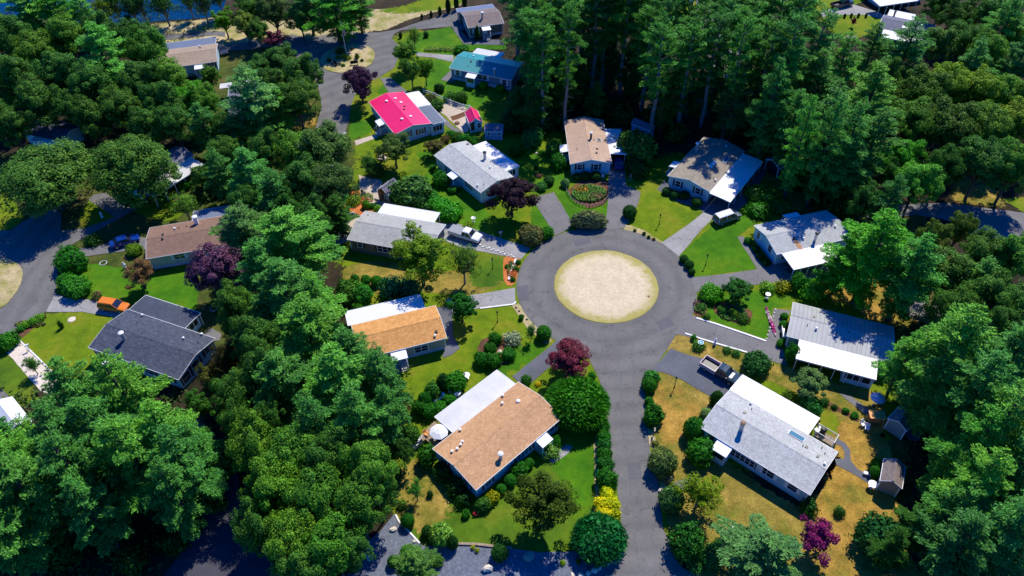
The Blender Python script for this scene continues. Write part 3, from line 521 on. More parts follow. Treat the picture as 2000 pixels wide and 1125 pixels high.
class House:
    def __init__(s, quad, ez=2.8, rise=.85, wall='white', roof='lgrey', name='mobile_home', label='', ov=.3, skirt=True, cat='house', group=None, fascia=None, L=None):
        q = [G(*p, ez) for p in quad]
        s.ez, s.rise, s.ov = ez, rise, ov
        X = ((q[2] - q[1]).normalized() + (q[3] - q[0]).normalized()).normalized(); Y0 = (q[0] - q[1]).normalized() + (q[3] - q[2]).normalized()
        Y = Vector((-X.y, X.x, 0)); c = sum(q, Vector()) / 4; c.z = 0
        s.L = L or ((q[2] - q[1]).length + (q[3] - q[0]).length) / 2; s.W = (abs((q[0] - q[1]).dot(Y)) + abs((q[3] - q[2]).dot(Y))) / 2
        s.rz = math.atan2(X.y, X.x); s.c = c
        s.root = empty(name, c, s.rz, label, cat, group)
        s.inv = Matrix.Rotation(-s.rz, 4, 'Z') @ Matrix.Translation(-c)
        L2, W2, iw, il = s.L / 2, s.W / 2, s.W / 2 - ov, s.L / 2 - ov; s.iw, s.il = iw, il
        un = lambda y: ez - .12 + rise * (1 - abs(y) / W2)
        sk = .55 if skirt else 0
        m = MB(); m.prismx([(-iw, sk), (iw, sk), (iw, un(iw) + .04), (0, un(0) + .04), (-iw, un(-iw) + .04)], -il, il)
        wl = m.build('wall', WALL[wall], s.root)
        for sx in (-1, 1):
            for sy in (-1, 1): cb = MB(); cb.box(sx * il - .07, sx * il + .07, sy * iw - .07, sy * iw + .07, sk, un(iw) - .01); cb.build('corner_trim', WHITE, wl)
        if skirt:
            k = MB(); k.box(-il + .06, il - .06, -iw + .06, iw - .06, 0, sk)
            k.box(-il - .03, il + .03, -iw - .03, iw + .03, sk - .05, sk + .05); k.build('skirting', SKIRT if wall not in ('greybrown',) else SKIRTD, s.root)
        r = MB(); r.prismx([(-W2, ez - .12), (0, ez + rise - .12), (W2, ez - .12), (W2, ez), (0, ez + rise), (-W2, ez)], -L2, L2)
        ro = r.build('roof', ROOF[roof], s.root)
        rc = MB(); rc.prismx([(-.16, ez + rise - .02), (0, ez + rise + .03), (.16, ez + rise - .02), (0, ez + rise - .05)], -L2 - .01, L2 + .01)
        rc.build('ridge_cap', ROOF[roof], ro); s.roof = ro
        fa = MB()
        for sy in (-1, 1): fa.box(-L2 - .05, L2 + .05, min(sy * (W2 + .005), sy * (W2 + .06)), max(sy * (W2 + .005), sy * (W2 + .06)), ez - .17, ez - .02)
        for sx in (-1, 1):
            a, b_ = sorted((sx * (L2 + .005), sx * (L2 + .05)))
            fa.prismx([(-W2, ez - .17), (0, ez + rise - .17), (W2, ez - .17), (W2, ez - .015), (0, ez + rise - .015), (-W2, ez - .015)], a, b_)
        fa.build('fascia', fascia or WHITE, s.root)
    def loc(s, px, py, z):
        return s.inv @ G(px, py, z)
    def rooftop(s, px, py):
        z = s.ez + s.rise / 2
        for _ in range(4):
            p = s.loc(px, py, z); z = s.ez + s.rise * (1 - min(1, abs(p.y) / (s.W / 2)))
        return Vector((p.x, p.y, z))
    def hit(s, px, py):
        o = s.inv @ Vector((0, 0, H)); d = s.inv.to_3x3() @ ray(px, py); best = None
        for n, dist in ((Vector((0, 1, 0)), s.iw), (Vector((0, -1, 0)), s.iw), (Vector((1, 0, 0)), s.il), (Vector((-1, 0, 0)), s.il)):
            dn = d.dot(n)
            if dn >= 0: continue
            k = (dist - o.dot(n)) / dn; p = o + d * k; t = Vector((-n.y, n.x, 0)); lim = s.il if n.x == 0 else s.iw
            err = max(0, abs(p.dot(t)) - lim) + max(0, .6 - p.z) + max(0, p.z - s.ez)
            if best is None or err < best[0]: best = (err, p, n, t)
        return best[1:]
    def window(s, px, py, wd=1.0, ht=1.15, shut='none', panes=1, z=None):
        p, n, t = s.hit(px, py); lim = (s.il if n.x == 0 else s.iw)
        sw = .38 if shut != 'none' else .1
        u = max(-lim + wd / 2 + sw, min(lim - wd / 2 - sw, p.dot(t))); zc = z or min(s.ez - .2 - ht / 2 - .1, max(1.45, p.z))
        T = Matrix((( t.x, n.x, 0, 0), (t.y, n.y, 0, 0), (0, 0, 1, 0), (0, 0, 0, 1))); base = n * (s.iw if n.x == 0 else s.il) + t * u; T.translation = Vector((base.x, base.y, zc))
        m = MB(); m.T = T; a, h = wd / 2, ht / 2
        m.box(-a - .08, a + .08, .0, .07, h, h + .09); m.box(-a - .1, a + .1, .0, .1, -h - .09, -h)
        for i in range(panes + 1):
            x = -a + wd * i / panes; m.box(x - (.08 if i == 0 else .04), x + (.08 if i == panes else .04), .001, .068, -h, h)
        m.box(-a, a, .002, .05, -.03, .03)
        f = m.build('window', WHITE, s.root)
        g = MB(); g.T = T; g.box(-a, a, .0, .03, -h, h); g.build('pane', GLASS, f)
        if SHUT[shut]:
            for sx in (-1, 1):
                k = MB(); k.T = T; x0, x1 = sorted((sx * (a + .09), sx * (a + .42))); k.box(x0, x1, 0, .06, -h - .08, h + .08)
                for j in range(6): zz = -h + ht * (j + .5) / 6; k.box(x0 + .04, x1 - .04, .06, .075, zz - .04, zz + .04)
                k.build('shutter', SHUT[shut], f)
    def door(s, px, py, z=0, wd=.95, mat=None):
        p, n, t = s.hit(px, py); T = Matrix(((t.x, n.x, 0, 0), (t.y, n.y, 0, 0), (0, 0, 1, 0), (0, 0, 0, 1)))
        base = n * (s.iw if n.x == 0 else s.il) + t * p.dot(t); T.translation = Vector((base.x, base.y, 0))
        m = MB(); m.T = T; m.box(-wd / 2, wd / 2, 0, .06, .6, 2.6); o = m.build('door', mat or WHITE, s.root)
        g = MB(); g.T = T; g.box(-wd / 2 + .15, wd / 2 - .15, .062, .075, 1.6, 2.4); g.build('pane', GLASS, o)
        g = MB(); g.T = T; g.box(wd / 2 - .12, wd / 2 - .07, .06, .12, 1.5, 1.6); g.build('handle', DARKM, o)
    def awning(s, px, py, wd=1.8, dp=1.5, box=False, mat=None, posts=True, z=2.45):
        lp = s.loc(px, py, z); c = []
        for n, dist in ((Vector((0, 1, 0)), s.iw), (Vector((0, -1, 0)), s.iw), (Vector((1, 0, 0)), s.il), (Vector((-1, 0, 0)), s.il)):
            c.append((abs(lp.dot(n) - dist - dp / 2), n, dist))
        _, n, dist = min(c, key=lambda e: e[0]); t = Vector((-n.y, n.x, 0)); u = lp.dot(t); base = n * dist + t * u
        T = Matrix(((t.x, n.x, 0, 0), (t.y, n.y, 0, 0), (0, 0, 1, 0), (0, 0, 0, 1))); T.translation = Vector((base.x, base.y, 0))
        m = MB(); m.T = T; a = wd / 2; zi = z + .22
        m.add([(-a, 0, zi), (a, 0, zi), (a, dp, z - .1), (-a, dp, z - .1), (-a, 0, zi - .08), (a, 0, zi - .08), (a, dp, z - .22), (-a, dp, z - .22)],
              [(0, 3, 2, 1), (4, 5, 6, 7), (0, 1, 5, 4), (1, 2, 6, 5), (2, 3, 7, 6), (3, 0, 4, 7)])
        aw = m.build('awning', mat or WHITE, s.root)
        if box:
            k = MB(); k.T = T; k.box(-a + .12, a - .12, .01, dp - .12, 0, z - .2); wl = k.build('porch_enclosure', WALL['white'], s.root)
            k = MB(); k.T = T; k.box(-a + .3, a - .3, dp - .13, dp - .09, 1.2, 2.1); k.build('pane', GLASS, wl)
        else:
            for sx in (-1, 1):
                if posts: k = MB(); k.T = T; k.box(sx * (a - .1) - .04, sx * (a - .1) + .04, dp - .14, dp - .06, 0, z - .2); k.build('awning_post', WHITE, s.root)
            k = MB(); k.T = T; k.box(-a + .15, a - .15, .01, dp * .75, 0, .58)
            for i in range(3): k.box(-a + .35, a - .35, dp * .75 + .28 * i, dp * .75 + .28 * (i + 1), 0, .45 - .15 * i)
            k.build('steps', CONC, s.root)
            for sx in (-1, 1):
                k = MB(); k.T = T; x = sx * (a - .2); k.tube((x, .1, 1.45), (x, dp * .75, 1.45), .03, .03, 5); k.tube((x, dp * .75, 1.45), (x, dp * .75 + .8, .9), .03, .03, 5)
                k.tube((x, dp * .75, .5), (x, dp * .75, 1.45), .025, .025, 5); k.tube((x, dp * .75 + .8, 0), (x, dp * .75 + .8, .9), .025, .025, 5)
                k.build('railing', WHITE, s.root)
            k = MB(); k.T = T; k.box(-.45, .45, 0, .05, .6, 2.25); k.build('door', WHITE, s.root)
    def chimney(s, px, py, h=1.5, r=.24, cap=WHITE, body=None, sq=False):
        p = s.rooftop(px, py); m = MB(); b_ = body or WHITE
        if sq: m.box(p.x - r, p.x + r, p.y - r, p.y + r, p.z - .3, p.z + h)
        else: m.tube((p.x, p.y, p.z - .3), (p.x, p.y, p.z + h), r, r, 10)
        o = m.build('chimney', b_, s.root)
        k = MB(); k.lathe([(r * .8, h), (r * .8, h + .12), (r * 1.55, h + .14), (r * 1.55, h + .26), (r * .6, h + .38)], 10, (p.x, p.y, p.z)); k.build('cap', cap, o)
    def vents(s, pts, r=.11, h=.35, mat=None):
        for i, q in enumerate(pts):
            px, py = q[:2]; k = q[2] if len(q) > 2 else 'w'; p = s.rooftop(px, py); m = MB()
            if k == 'b': m.lathe([(.24, -.05), (.24, .1), (.3, .11), (.26, .2), (.1, .25)], 12, tuple(p)); mt = WHITE; nm = 'roof_fan'
            elif k == 'd': m.box(p.x - .16, p.x + .16, p.y - .2, p.y + .2, p.z - .12, p.z + .14); mt = DARKM; nm = 'roof_vent'
            elif k == 'p': m.tube((p.x, p.y, p.z - .1), (p.x, p.y, p.z + .3), .06, .06, 7); mt = DARKM; nm = 'vent_pipe'
            else: m.lathe([(r, -.1), (r, h * .7), (r * 1.7, h * .72), (r * 1.5, h), (r * .4, h * 1.1)], 9, tuple(p)); mt = WHITE; nm = 'roof_vent'
            m.build(nm, mt, s.root)
    def skylight(s, px, py, w_=1.5, d_=.7, mat=None):
        p = s.rooftop(px, py); sl = s.rise / (s.W / 2); sg = -1 if p.y > 0 else 1; a, b_ = w_ / 2, d_ / 2
        f = lambda x, y, dz: (p.x + x, p.y + y, p.z + sg * sl * y + dz)
        for e, dz, mt, nm in ((.07, .1, WHITE, 'skylight'), (0, .13, mat or SKYG, 'pane')):
            m = MB(); m.add([f(-a - e, -b_ - e, dz), f(a + e, -b_ - e, dz), f(a + e, b_ + e, dz), f(-a - e, b_ + e, dz)] + [f(-a - e, -b_ - e, -.05), f(a + e, -b_ - e, -.05), f(a + e, b_ + e, -.05), f(-a - e, b_ + e, -.05)],
                 [(0, 1, 2, 3), (4, 7, 6, 5), (0, 4, 5, 1), (1, 5, 6, 2), (2, 6, 7, 3), (3, 7, 4, 0)])
            par = m.build(nm, mt, s.root if nm == 'skylight' else par)
    def annex(s, p1, p2, mode='open', mat=None, z=2.55, name='carport_roof', drop=.3, wall='white', wx=None, posts=5, curve=True, gap=.03):
        a, b_ = s.loc(*p1, z), s.loc(*p2, z); sg = 1 if a.y + b_.y > 0 else -1
        x0, x1 = sorted((a.x, b_.x)); yo = (abs(a.y) + abs(b_.y)) / 2; yi = s.W / 2 + gap + .06
        zi = s.ez - .03; n = 6; top = []
        for i in range(n + 1):
            k = i / n; top.append((sg * (yi + (yo - yi) * k), zi + (z - zi) * (k ** 1.7 if curve else k)))
        prof = top + [(y, zz - .09) for y, zz in top[::-1]]
        m = MB(); m.prismx(prof if sg < 0 else prof[::-1], x0, x1); ro = m.build(name, mat or WMETAL, s.root)
        f = MB(); ya, yb = sorted((sg * (yo + .003), sg * (yo + .07))); f.box(x0 - .04, x1 + .04, ya, yb, z - .2, z + .02)
        for xx in ((x0 - .05, x0 - .003), (x1 + .003, x1 + .05)):
            pr = top + [(y, zz - .17) for y, zz in top[::-1]]; f.prismx([(y, zz + .01) for y, zz in (pr if sg < 0 else pr[::-1])], *xx)
        f.build('gutter', WHITE, ro)
        if mode in ('open', 'half'):
            for i in range(posts):
                x = x0 + .15 + (x1 - x0 - .3) * i / (posts - 1); k = MB(); y = sg * (yo - .15); k.box(x - .045, x + .045, y - .045, y + .045, 0, z - .08); k.build('post', WHITE, ro)
        if mode in ('closed', 'half'):
            wa, wb = wx if wx else (x0 + .2, x1 - .2)
            if wx: wa, wb = x0 + .2 + (x1 - x0 - .4) * wx[0], x0 + .2 + (x1 - x0 - .4) * wx[1]
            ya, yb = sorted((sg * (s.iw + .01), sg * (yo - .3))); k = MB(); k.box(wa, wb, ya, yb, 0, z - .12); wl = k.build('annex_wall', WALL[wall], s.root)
            # window bands on the outer side and both ends
            nw = max(2, int((wb - wa) / 1.1)); yy = sg * (yo - .3); fr = MB(); gl = MB(); y0, y1 = sorted((yy, yy + sg * .03)); y2, y3 = sorted((yy, yy + sg * .06))
            gl.box(wa + .2, wb - .2, y0, y1, .95, 2.05)
            for i in range(nw + 1): x = wa + .2 + (wb - wa - .4) * i / nw; fr.box(x - .04, x + .04, y2, y3, .9, 2.1)
            fr.box(wa + .15, wb - .15, y2, y3, .86, .95); fr.box(wa + .15, wb - .15, y2, y3, 2.05, 2.13)
            for xe, sx in ((wa, -1), (wb, 1)):
                xa, xb = sorted((xe, xe + sx * .03)); xc, xd = sorted((xe, xe + sx * .06)); gl.box(xa, xb, ya + .4, yb - .4, .95, 2.05); ne = 3
                for i in range(ne + 1): y = ya + .4 + (yb - ya - .8) * i / ne; fr.box(xc, xd, y - .04, y + .04, .9, 2.1)
            fo = fr.build('window', WHITE, wl); gl.build('pane', GLASS, fo)
        return x0, x1, sg, yo
# ---- the mobile homes
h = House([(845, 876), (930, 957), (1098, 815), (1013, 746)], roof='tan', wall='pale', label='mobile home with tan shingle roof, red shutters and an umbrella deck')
h.annex((850, 815), (970, 722), 'half', WMETALD, wx=(0.02, .75)); h.awning(1064, 860, 1.9, 1.6)
for a in ((953, 942, 1.1, 1.15, 'red'), (1077, 837, 1.0, 1.15, 'red'), (1024, 887, 2.6, 1.15, 'red', 4), (871, 903, .8, 1.1, 'red'), (911, 941, 1.3, 1.1, 'red')): h.window(*a)
h.chimney(978, 895, .8, .24, WHITE, GREYM); h.vents([(1012, 784, 'b'), (982, 774), (981, 789), (899, 841), (903, 864), (900, 870), (893, 878), (883, 883)])
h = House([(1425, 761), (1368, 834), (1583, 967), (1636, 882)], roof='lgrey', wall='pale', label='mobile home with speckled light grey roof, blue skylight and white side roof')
h.annex((1451, 731), (1600, 818), 'half', WMETAL, wx=(.25, 1)); h.awning(1413, 872, 2.1, 1.9, box=True)
for a in ((1389, 854, 1.1, 1.1, 'white'), (1455, 898, 4.0, 1.15, 'white', 6), (1498, 922, 1.9, 1.15, 'white', 2), (1548, 952, 1.2, 1.1, 'white')): h.window(*a)
h.skylight(1556, 852, 1.9, .75); h.chimney(1447, 840, 1.35, .24, plain('brown_cap', (.25, .15, .08)), GREYM, True)
h.vents([(1454, 806, 'd'), (1468, 799, 'p'), (1575, 873, 'd'), (1568, 871, 'p'), (1597, 892, 'd'), (1611, 886, 'p'), (1610, 907), (1466, 789), (1605, 875, 'p')])
h2home = h
h = House([(1548, 590), (1538, 656), (1743, 709), (1743, 638)], roof='metal', wall='green', label='mobile home with dull grey metal roof and white screened porch')
h.annex((1555, 700), (1711, 741), 'half', WMETALD, wx=(.62, 1), posts=7); h.vents([(1594, 643), (1577, 635, 'p'), (1634, 651, 'p'), (1657, 650, 'p'), (1601, 610, 'p'), (1590, 619, 'd')])
h = House([(1472, 440), (1518, 497), (1661, 464), (1615, 411)], roof='lgrey2', wall='white', label='mobile home with a rust-streaked silver grey roof and white carport on slim posts')
h.annex((1550, 526), (1643, 506), 'open', WMETALD, posts=7); h.awning(1546, 420, 2.6, 1.8)
h.window(1482, 459, .9, 1.1, 'white'); h.window(1504, 486, 1.0, 1.1, 'white'); h.window(1529, 502, .8, .9)
h.chimney(1591, 470, 1.35, .22, DARKM, GREYM); h.vents([(1560, 459), (1569, 467), (1631, 443), (1649, 461), (1498, 448, 'p'), (1551, 466, 'd')])
p = h.rooftop(1551, 467); sl = -h.rise / (h.W / 2) if p.y > 0 else h.rise / (h.W / 2); e = (1 if p.y > 0 else -1); m = MB(); rr = random.Random(4); ring = []
for i in range(26):
    a = 2 * math.pi * i / 26; x = .38 * math.sin(a) * (1 + .25 * rr.uniform(-1, 1)); y = (1 - math.cos(a)) * 1.25 * (1 + .12 * rr.uniform(-1, 1)); ring.append((p.x + x + .2 * y * .4, p.y + e * (y - .3), 0))
m.add([(x, y, h.ez + h.rise * (1 - abs(y) / (h.W / 2)) + .012) for x, y, _ in ring], [tuple(range(26))]); m.build('rust_stain', RUST, h.roof)
h = House([(1305, 344), (1386, 373), (1456, 295), (1374, 267)], roof='taupe', wall='pale', label='mobile home with taupe roof, skylights and white carport behind the silver minivan')
h.annex((1425, 394), (1491, 316), 'open', WMETAL, posts=6); h.awning(1315, 320, 2.0, 1.7)
h.window(1324, 359, 1.0, 1.15, 'black'); h.window(1363, 373, 1.0, 1.15, 'black'); h.skylight(1389, 324, .9, .5, WHITE); h.skylight(1395, 318, .9, .5, WHITE); h.skylight(1418, 312, 1.8, .6)
h.chimney(1360, 295, 1.5, .25, WHITE, GREYM); h.vents([(1394, 349, 'p'), (1397, 353), (1418, 287)])
h = House([(1114, 319), (1195, 319), (1178, 236), (1102, 234)], roof='pinktan', wall='white', label='mobile home with smooth pinkish tan roof, gable end facing the round flower bed')
h.annex((1223, 301), (1211, 253), 'open', WMETAL, posts=5); h.awning(1100, 290, 2.3, 1.8)
h.window(1132, 326, .9, 1.15, 'black'); h.window(1164, 326, .9, 1.15, 'black'); h.chimney(1154, 271, 1.1, .2, WHITE, DARKM); h.skylight(1170, 274, .9, .7, DARKM)
h.vents([(1166, 291, 'd'), (1165, 299, 'd'), (1127, 291, 'p'), (1160, 274, 'p')])
h = House([(911, 275), (847, 303), (941, 377), (1001, 344)], roof='lgrey', wall='white', label='mobile home with light grey roof and broad white side roof, behind the dark purple tree')
h.annex((948, 276), (1014, 324), 'half', WMETAL, wx=(.3, 1)); h.awning(883, 343, 2.0, 1.6)
for a in ((916, 363, 2.4, 1.15, 'none', 4), (872, 332, .8, 1.0, 'none'), (954, 376, 1.2, 1.0, 'none', 2)): h.window(*a)
h.chimney(947, 311, 1.3, .25, DARKM, GREYM); h.vents([(913, 282, 'd'), (958, 317, 'p'), (957, 328), (945, 361, 'p'), (933, 363)])
h = House([(712, 412), (680, 467), (840, 497), (871, 438)], roof='fadegrey', wall='greybrown', label='mobile home with faded grey roof and brownish grey walls, beside the white pickup')
h.annex((751, 397), (859, 416), 'open', WMETAL, posts=5)
for a in ((703, 477, .9, 1.15, 'black'), (752, 487, 2.6, 1.15, 'black', 3)): h.window(*a)
h.vents([(719, 421, 'p'), (821, 443, 'd'), (795, 432, 'p')])
h = House([(790, 180), (719, 198), (771, 261), (843, 242)], roof='pink', wall='white', label='mobile home with a bright pink metal roof')
h.annex((818, 178), (841, 204), 'closed', WMETAL, z=2.5, posts=3); h.annex((842, 205), (869, 238), 'closed', SUNROOM, z=2.5, name='sunroom_roof')
h.window(822, 256, 1.2, 1.1, 'red', 2); h.window(796, 262, .9, 1.1, 'red'); h.awning(742, 239, 2.2, 1.7)
h.vents([(755, 198, 'b'), (772, 193, 'b'), (783, 201, 'b'), (790, 208, 'd'), (789, 214, 'd'), (802, 228, 'b'), (785, 233, 'b')])
h = House([(904, 100), (880, 133), (1000, 156), (1024, 122)], roof='teal', wall='slate', label='mobile home with a teal metal roof')
h.annex((933, 94), (985, 104), 'open', WMETALD, posts=4); h.awning(921, 147, 2.2, 1.9, box=True)
for a in ((894, 142, .9, 1.1, 'white'), (942, 150, 2.2, 1.1, 'white', 2), (985, 161, 1.0, 1.1, 'white')): h.window(*a)
h.chimney(966, 146, 1.2, .2, WHITE, GREYM); h.vents([(925, 111), (914, 110, 'p'), (920, 120, 'd'), (914, 130, 'p')])
h = House([(898, 24), (916, 54), (985, 45), (967, 15)], roof='mauve', wall='olive', label='mobile home with mauve grey roof and olive walls, beyond the teal roof')
h.annex((890, 16), (962, 9), 'closed', GMETAL, z=2.6, wall='olive'); h.awning(950, 56, 2.0, 1.8); h.window(930, 60, 1.0, 1.2, 'white'); h.window(908, 44, 1.0, 1.1, 'white'); h.chimney(942, 36, 1.3, .24, WHITE, GREYM)
h = House([(848, 597), (875, 659), (708, 700), (681, 637)], roof='orange', wall='tan', label='mobile home with bright orange shingle roof, a pine leaning over its left end')
h.annex((674, 611), (820, 573), 'half', WMETAL, wx=(0, .6)); h.awning(781, 699, 2.2, 1.8); h.window(823, 682, 2.0, 1.1, 'none', 2); h.vents([(852, 648, 'd'), (850, 657)])
h = House([(252, 604), (170, 678), (351, 741), (418, 661)], roof='dark', wall='white', label='mobile home with a dark charcoal roof beside the orange car')
h.annex((284, 577), (392, 611), 'half', DMETAL, wx=(.45, .98), name='annex_roof'); h.awning(217, 704, 2.0, 1.8)
for a in ((295, 726, 1.2, 1.1, 'black'), (329, 738, 1.6, 1.1, 'black'), (360, 741, 1.5, 1.6, 'black'), (382, 712, 1.5, 1.6, 'black'), (404, 684, .9, 1.0, 'black'), (180, 690, 1.0, 1.0, 'black')): h.window(*a)
h.chimney(243, 663, 1.2, .26, WHITE, GREYM); h.vents([(279, 617), (269, 631, 'p'), (359, 662), (387, 670, 'p'), (395, 654)])
h = House([(288, 445), (290, 505), (450, 477), (446, 420)], roof='brown', wall='cream', label='mobile home with plain brown roof, grey ribbed lean-to and white chimney')
h.annex((378, 413), (448, 401), 'open', GMETAL, posts=4); h.window(350, 500, 1.7, 1.0, 'white', 2); h.chimney(385, 437, 1.3, .3, WHITE, WHITE, True)
h.vents([(342, 448), (365, 443, 'p'), (318, 459, 'd'), (317, 467, 'd'), (350, 446, 'p'), (439, 438, 'd')])
h = House([(423, 84), (426, 120), (288, 137), (285, 103)], roof='beige', wall='white', label='mobile home with beige roof and blue-grey ribbed strip near the pond shore road')
h.annex((319, 84), (422, 73), 'closed', GMETAL); h.window(412, 127, 1.4, 1.1, 'black', 2); h.awning(389, 127, 2.0, 1.8); h.vents([(391, 94, 'd'), (389, 91)])
h = House([(345, 285), (376, 304), (266, 371), (235, 350)], roof='midgrey', wall='white', label='mobile home with white lean-to roof mostly hidden under the large rounded oak on the left')
h.annex((399, 322), (300, 384), 'open', WMETALD, posts=6)
h = House([(78, 228), (55, 262), (130, 280), (153, 243)], roof='dark', wall='white', label='mobile home with dark roof deep in the shade of the left wood')
h.annex((140, 292), (60, 275), 'open', WMETALD, posts=5)
h = House([(440, 172), (455, 224), (538, 212), (520, 160)], roof='midgrey', wall='white', label='mobile home with weathered grey roof under a sparse pine'); h.annex((430, 165), (510, 152), 'open', WMETALD, posts=5)
h = House([(1822, 48), (1722, 27), (1720, 56), (1822, 76)][::1] and [(1722, 27), (1720, 56), (1822, 76), (1822, 48)], roof='midgrey', wall='white', label='mobile home with slate grey roof between two white side roofs, at the top right')
h.annex((1719, 73), (1812, 88), 'open', WMETAL, posts=5); h.annex((1738, 20), (1789, 27), 'closed', WMETAL); h.chimney(1746, 31, .9, .2, DARKM, DARKM); h.skylight(1770, 54, 1.6, .6, WHITE); h.vents([(1781, 56), (1800, 51)])
h = House([(1690, -35), (1712, -4), (1800, -18), (1778, -46)], roof='metal', wall='white', label='mobile home cut by the top edge, grey carport roof on white posts'); h.annex((1719, 12), (1793, 1), 'open', WMETALD, posts=6); h.window(1692, 6, 1.0, 1.1, 'none')
h = House([(-30, 797), (28, 781), (66, 828), (8, 848)], roof='metal', wall='white', label='white roofed mobile home cut by the left edge, behind pines'); 
sheetroof = MB(); L2, W2 = h.L / 2, h.W / 2
for sg in (-1, 1): sheetroof.add([(-L2, 0, h.ez + h.rise + .06), (L2, 0, h.ez + h.rise + .06), (L2, sg * W2, h.ez + .06), (-L2, sg * W2, h.ez + .06)], [(0, 1, 2, 3) if sg < 0 else (3, 2, 1, 0)])
sheetroof.build('roof_panel', WMETAL, h.root)
# ---- garden sheds
def shed(quad, ez, rise, wall, roof, label, door=None, **k):
    h = House(quad, ez, rise, wall, roof, 'garden_shed', label, ov=.15, skirt=False, cat='shed', **k)
    if door: h.door(*door, wd=.9, mat=k.get('dm'))
    return h
h = shed([(917, 241), (942, 238), (932, 215), (908, 220)], 2.3, 1.0, 'white', 'pink', 'small shed with bright pink roof beside the gravel yard'); h.window(936, 247, .7, .9, 'none'); h.door(922, 252, mat=DARKM)
h = shed([(948, 241), (946, 256), (983, 257), (982, 242)], 2.1, .5, 'blueshed', 'midgrey', 'low blue and white playhouse shed in the shade beside the pink roofed shed'); h.window(955, 262, .6, .6, 'none'); h.window(975, 262, .6, .6)
h = shed([(736, 371.5), (757.6, 381), (782, 362.5), (759, 353)], 2.2, 1.1, 'brownwood', 'midgrey', 'small brown wooden shed with grey roof on the paved patio'); h.door(745, 385, mat=DARKM); h.window(755, 391, .5, .7, 'none')
h = shed([(1241, 231), (1236, 242), (1270, 255), (1279, 245)], 2.2, .7, 'blueshed', 'midgrey', 'bluish shed in deep shade right of the pinkish tan roof'); h.window(1245, 251, .7, .7)
h = shed([(1498, 310), (1520, 330), (1545, 320), (1522, 301)], 2.3, .9, 'red', 'midgrey', 'dark red shed under the pines behind the minivan')
h = shed([(1735, 816), (1771, 842), (1793, 818), (1757, 793)], 2.3, .7, 'green', 'mauve', 'small shed with pale green gable at the right wood edge')
h = shed([(1719, 938), (1762, 954), (1768, 912), (1727, 895)], 2.3, .8, 'taupe', 'mauve', 'garden shed with greyish brown roof and taupe gable wall near the dead grass')
# ------------------------------------------------------------------ vegetation
def leafquads(C, N, S, rng, asp=.6, jit=.5, ax=None):
    C = np.asarray(C, float); n = len(C); N = np.asarray(N, float) + rng.normal(0, jit, (n, 3)); N /= np.linalg.norm(N, axis=1)[:, None] + 1e-9
    A = rng.normal(0, 1, (n, 3)) if ax is None else rng.normal(0, .55, (n, 3)) + ax; A -= (A * N).sum(1)[:, None] * N; A /= np.linalg.norm(A, axis=1)[:, None] + 1e-9
    B = np.cross(N, A); S = np.asarray(S, float).reshape(-1, 1) * np.ones((n, 1))
    V = np.stack([C - A * S, C + B * S * asp, C + A * S, C - B * S * asp], 1).reshape(-1, 3)
    return V, np.arange(n * 4).reshape(-1, 4)
def merge(parts):
    Vs, Qs, k = [], [], 0
    for V, Q in parts: Vs.append(V); Qs.append(Q + k); k += len(V)
    return np.concatenate(Vs), np.concatenate(Qs)
def usphere(n, rng):
    d = rng.normal(0, 1, (n, 3)); return d / np.linalg.norm(d, axis=1)[:, None]
def cubesphere(c, r, k=4):
    V = []; Q = []; t = np.linspace(-1, 1, k + 1)
    for ax in range(3):
        for sg in (-1, 1):
            b = len(V)
            for i in t:
                for j in t:
                    p = [0, 0, 0]; p[ax] = sg; p[(ax + 1) % 3] = i * sg; p[(ax + 2) % 3] = j; p = np.array(p, float); V.append(p / np.linalg.norm(p))
            for i in range(k):
                for j in range(k): Q.append([b + i * (k + 1) + j, b + (i + 1) * (k + 1) + j, b + (i + 1) * (k + 1) + j + 1, b + i * (k + 1) + j + 1])
    return np.array(V) * np.array(r) + np.array(c), np.array(Q)
def limbs(name, h, r, branches, mat):
    m = MB(); px = 0; p = Vector((0, 0, 0)); k = 5
    for i in range(k):
        q = Vector((math.sin(i * 1.7) * .012 * h, math.cos(i * 2.3) * .012 * h, h * (i + 1) / k))
        m.tube(p, q, r * (1 - i / k) ** .8 + .02, r * (1 - (i + 1) / k) ** .8 + .02, 7, caps=(i == 0)); p = q
    for a, b, r0 in branches: m.tube(a, b, r0, r0 * .3, 5, caps=False)
    me = bpy.data.meshes.new(name); me.from_pydata(m.v, [], m.f); me.materials.append(mat); me.update(); return me
T = {}                                  # kind -> list of (trunk mesh or None, crown mesh, R, h, centre fraction)
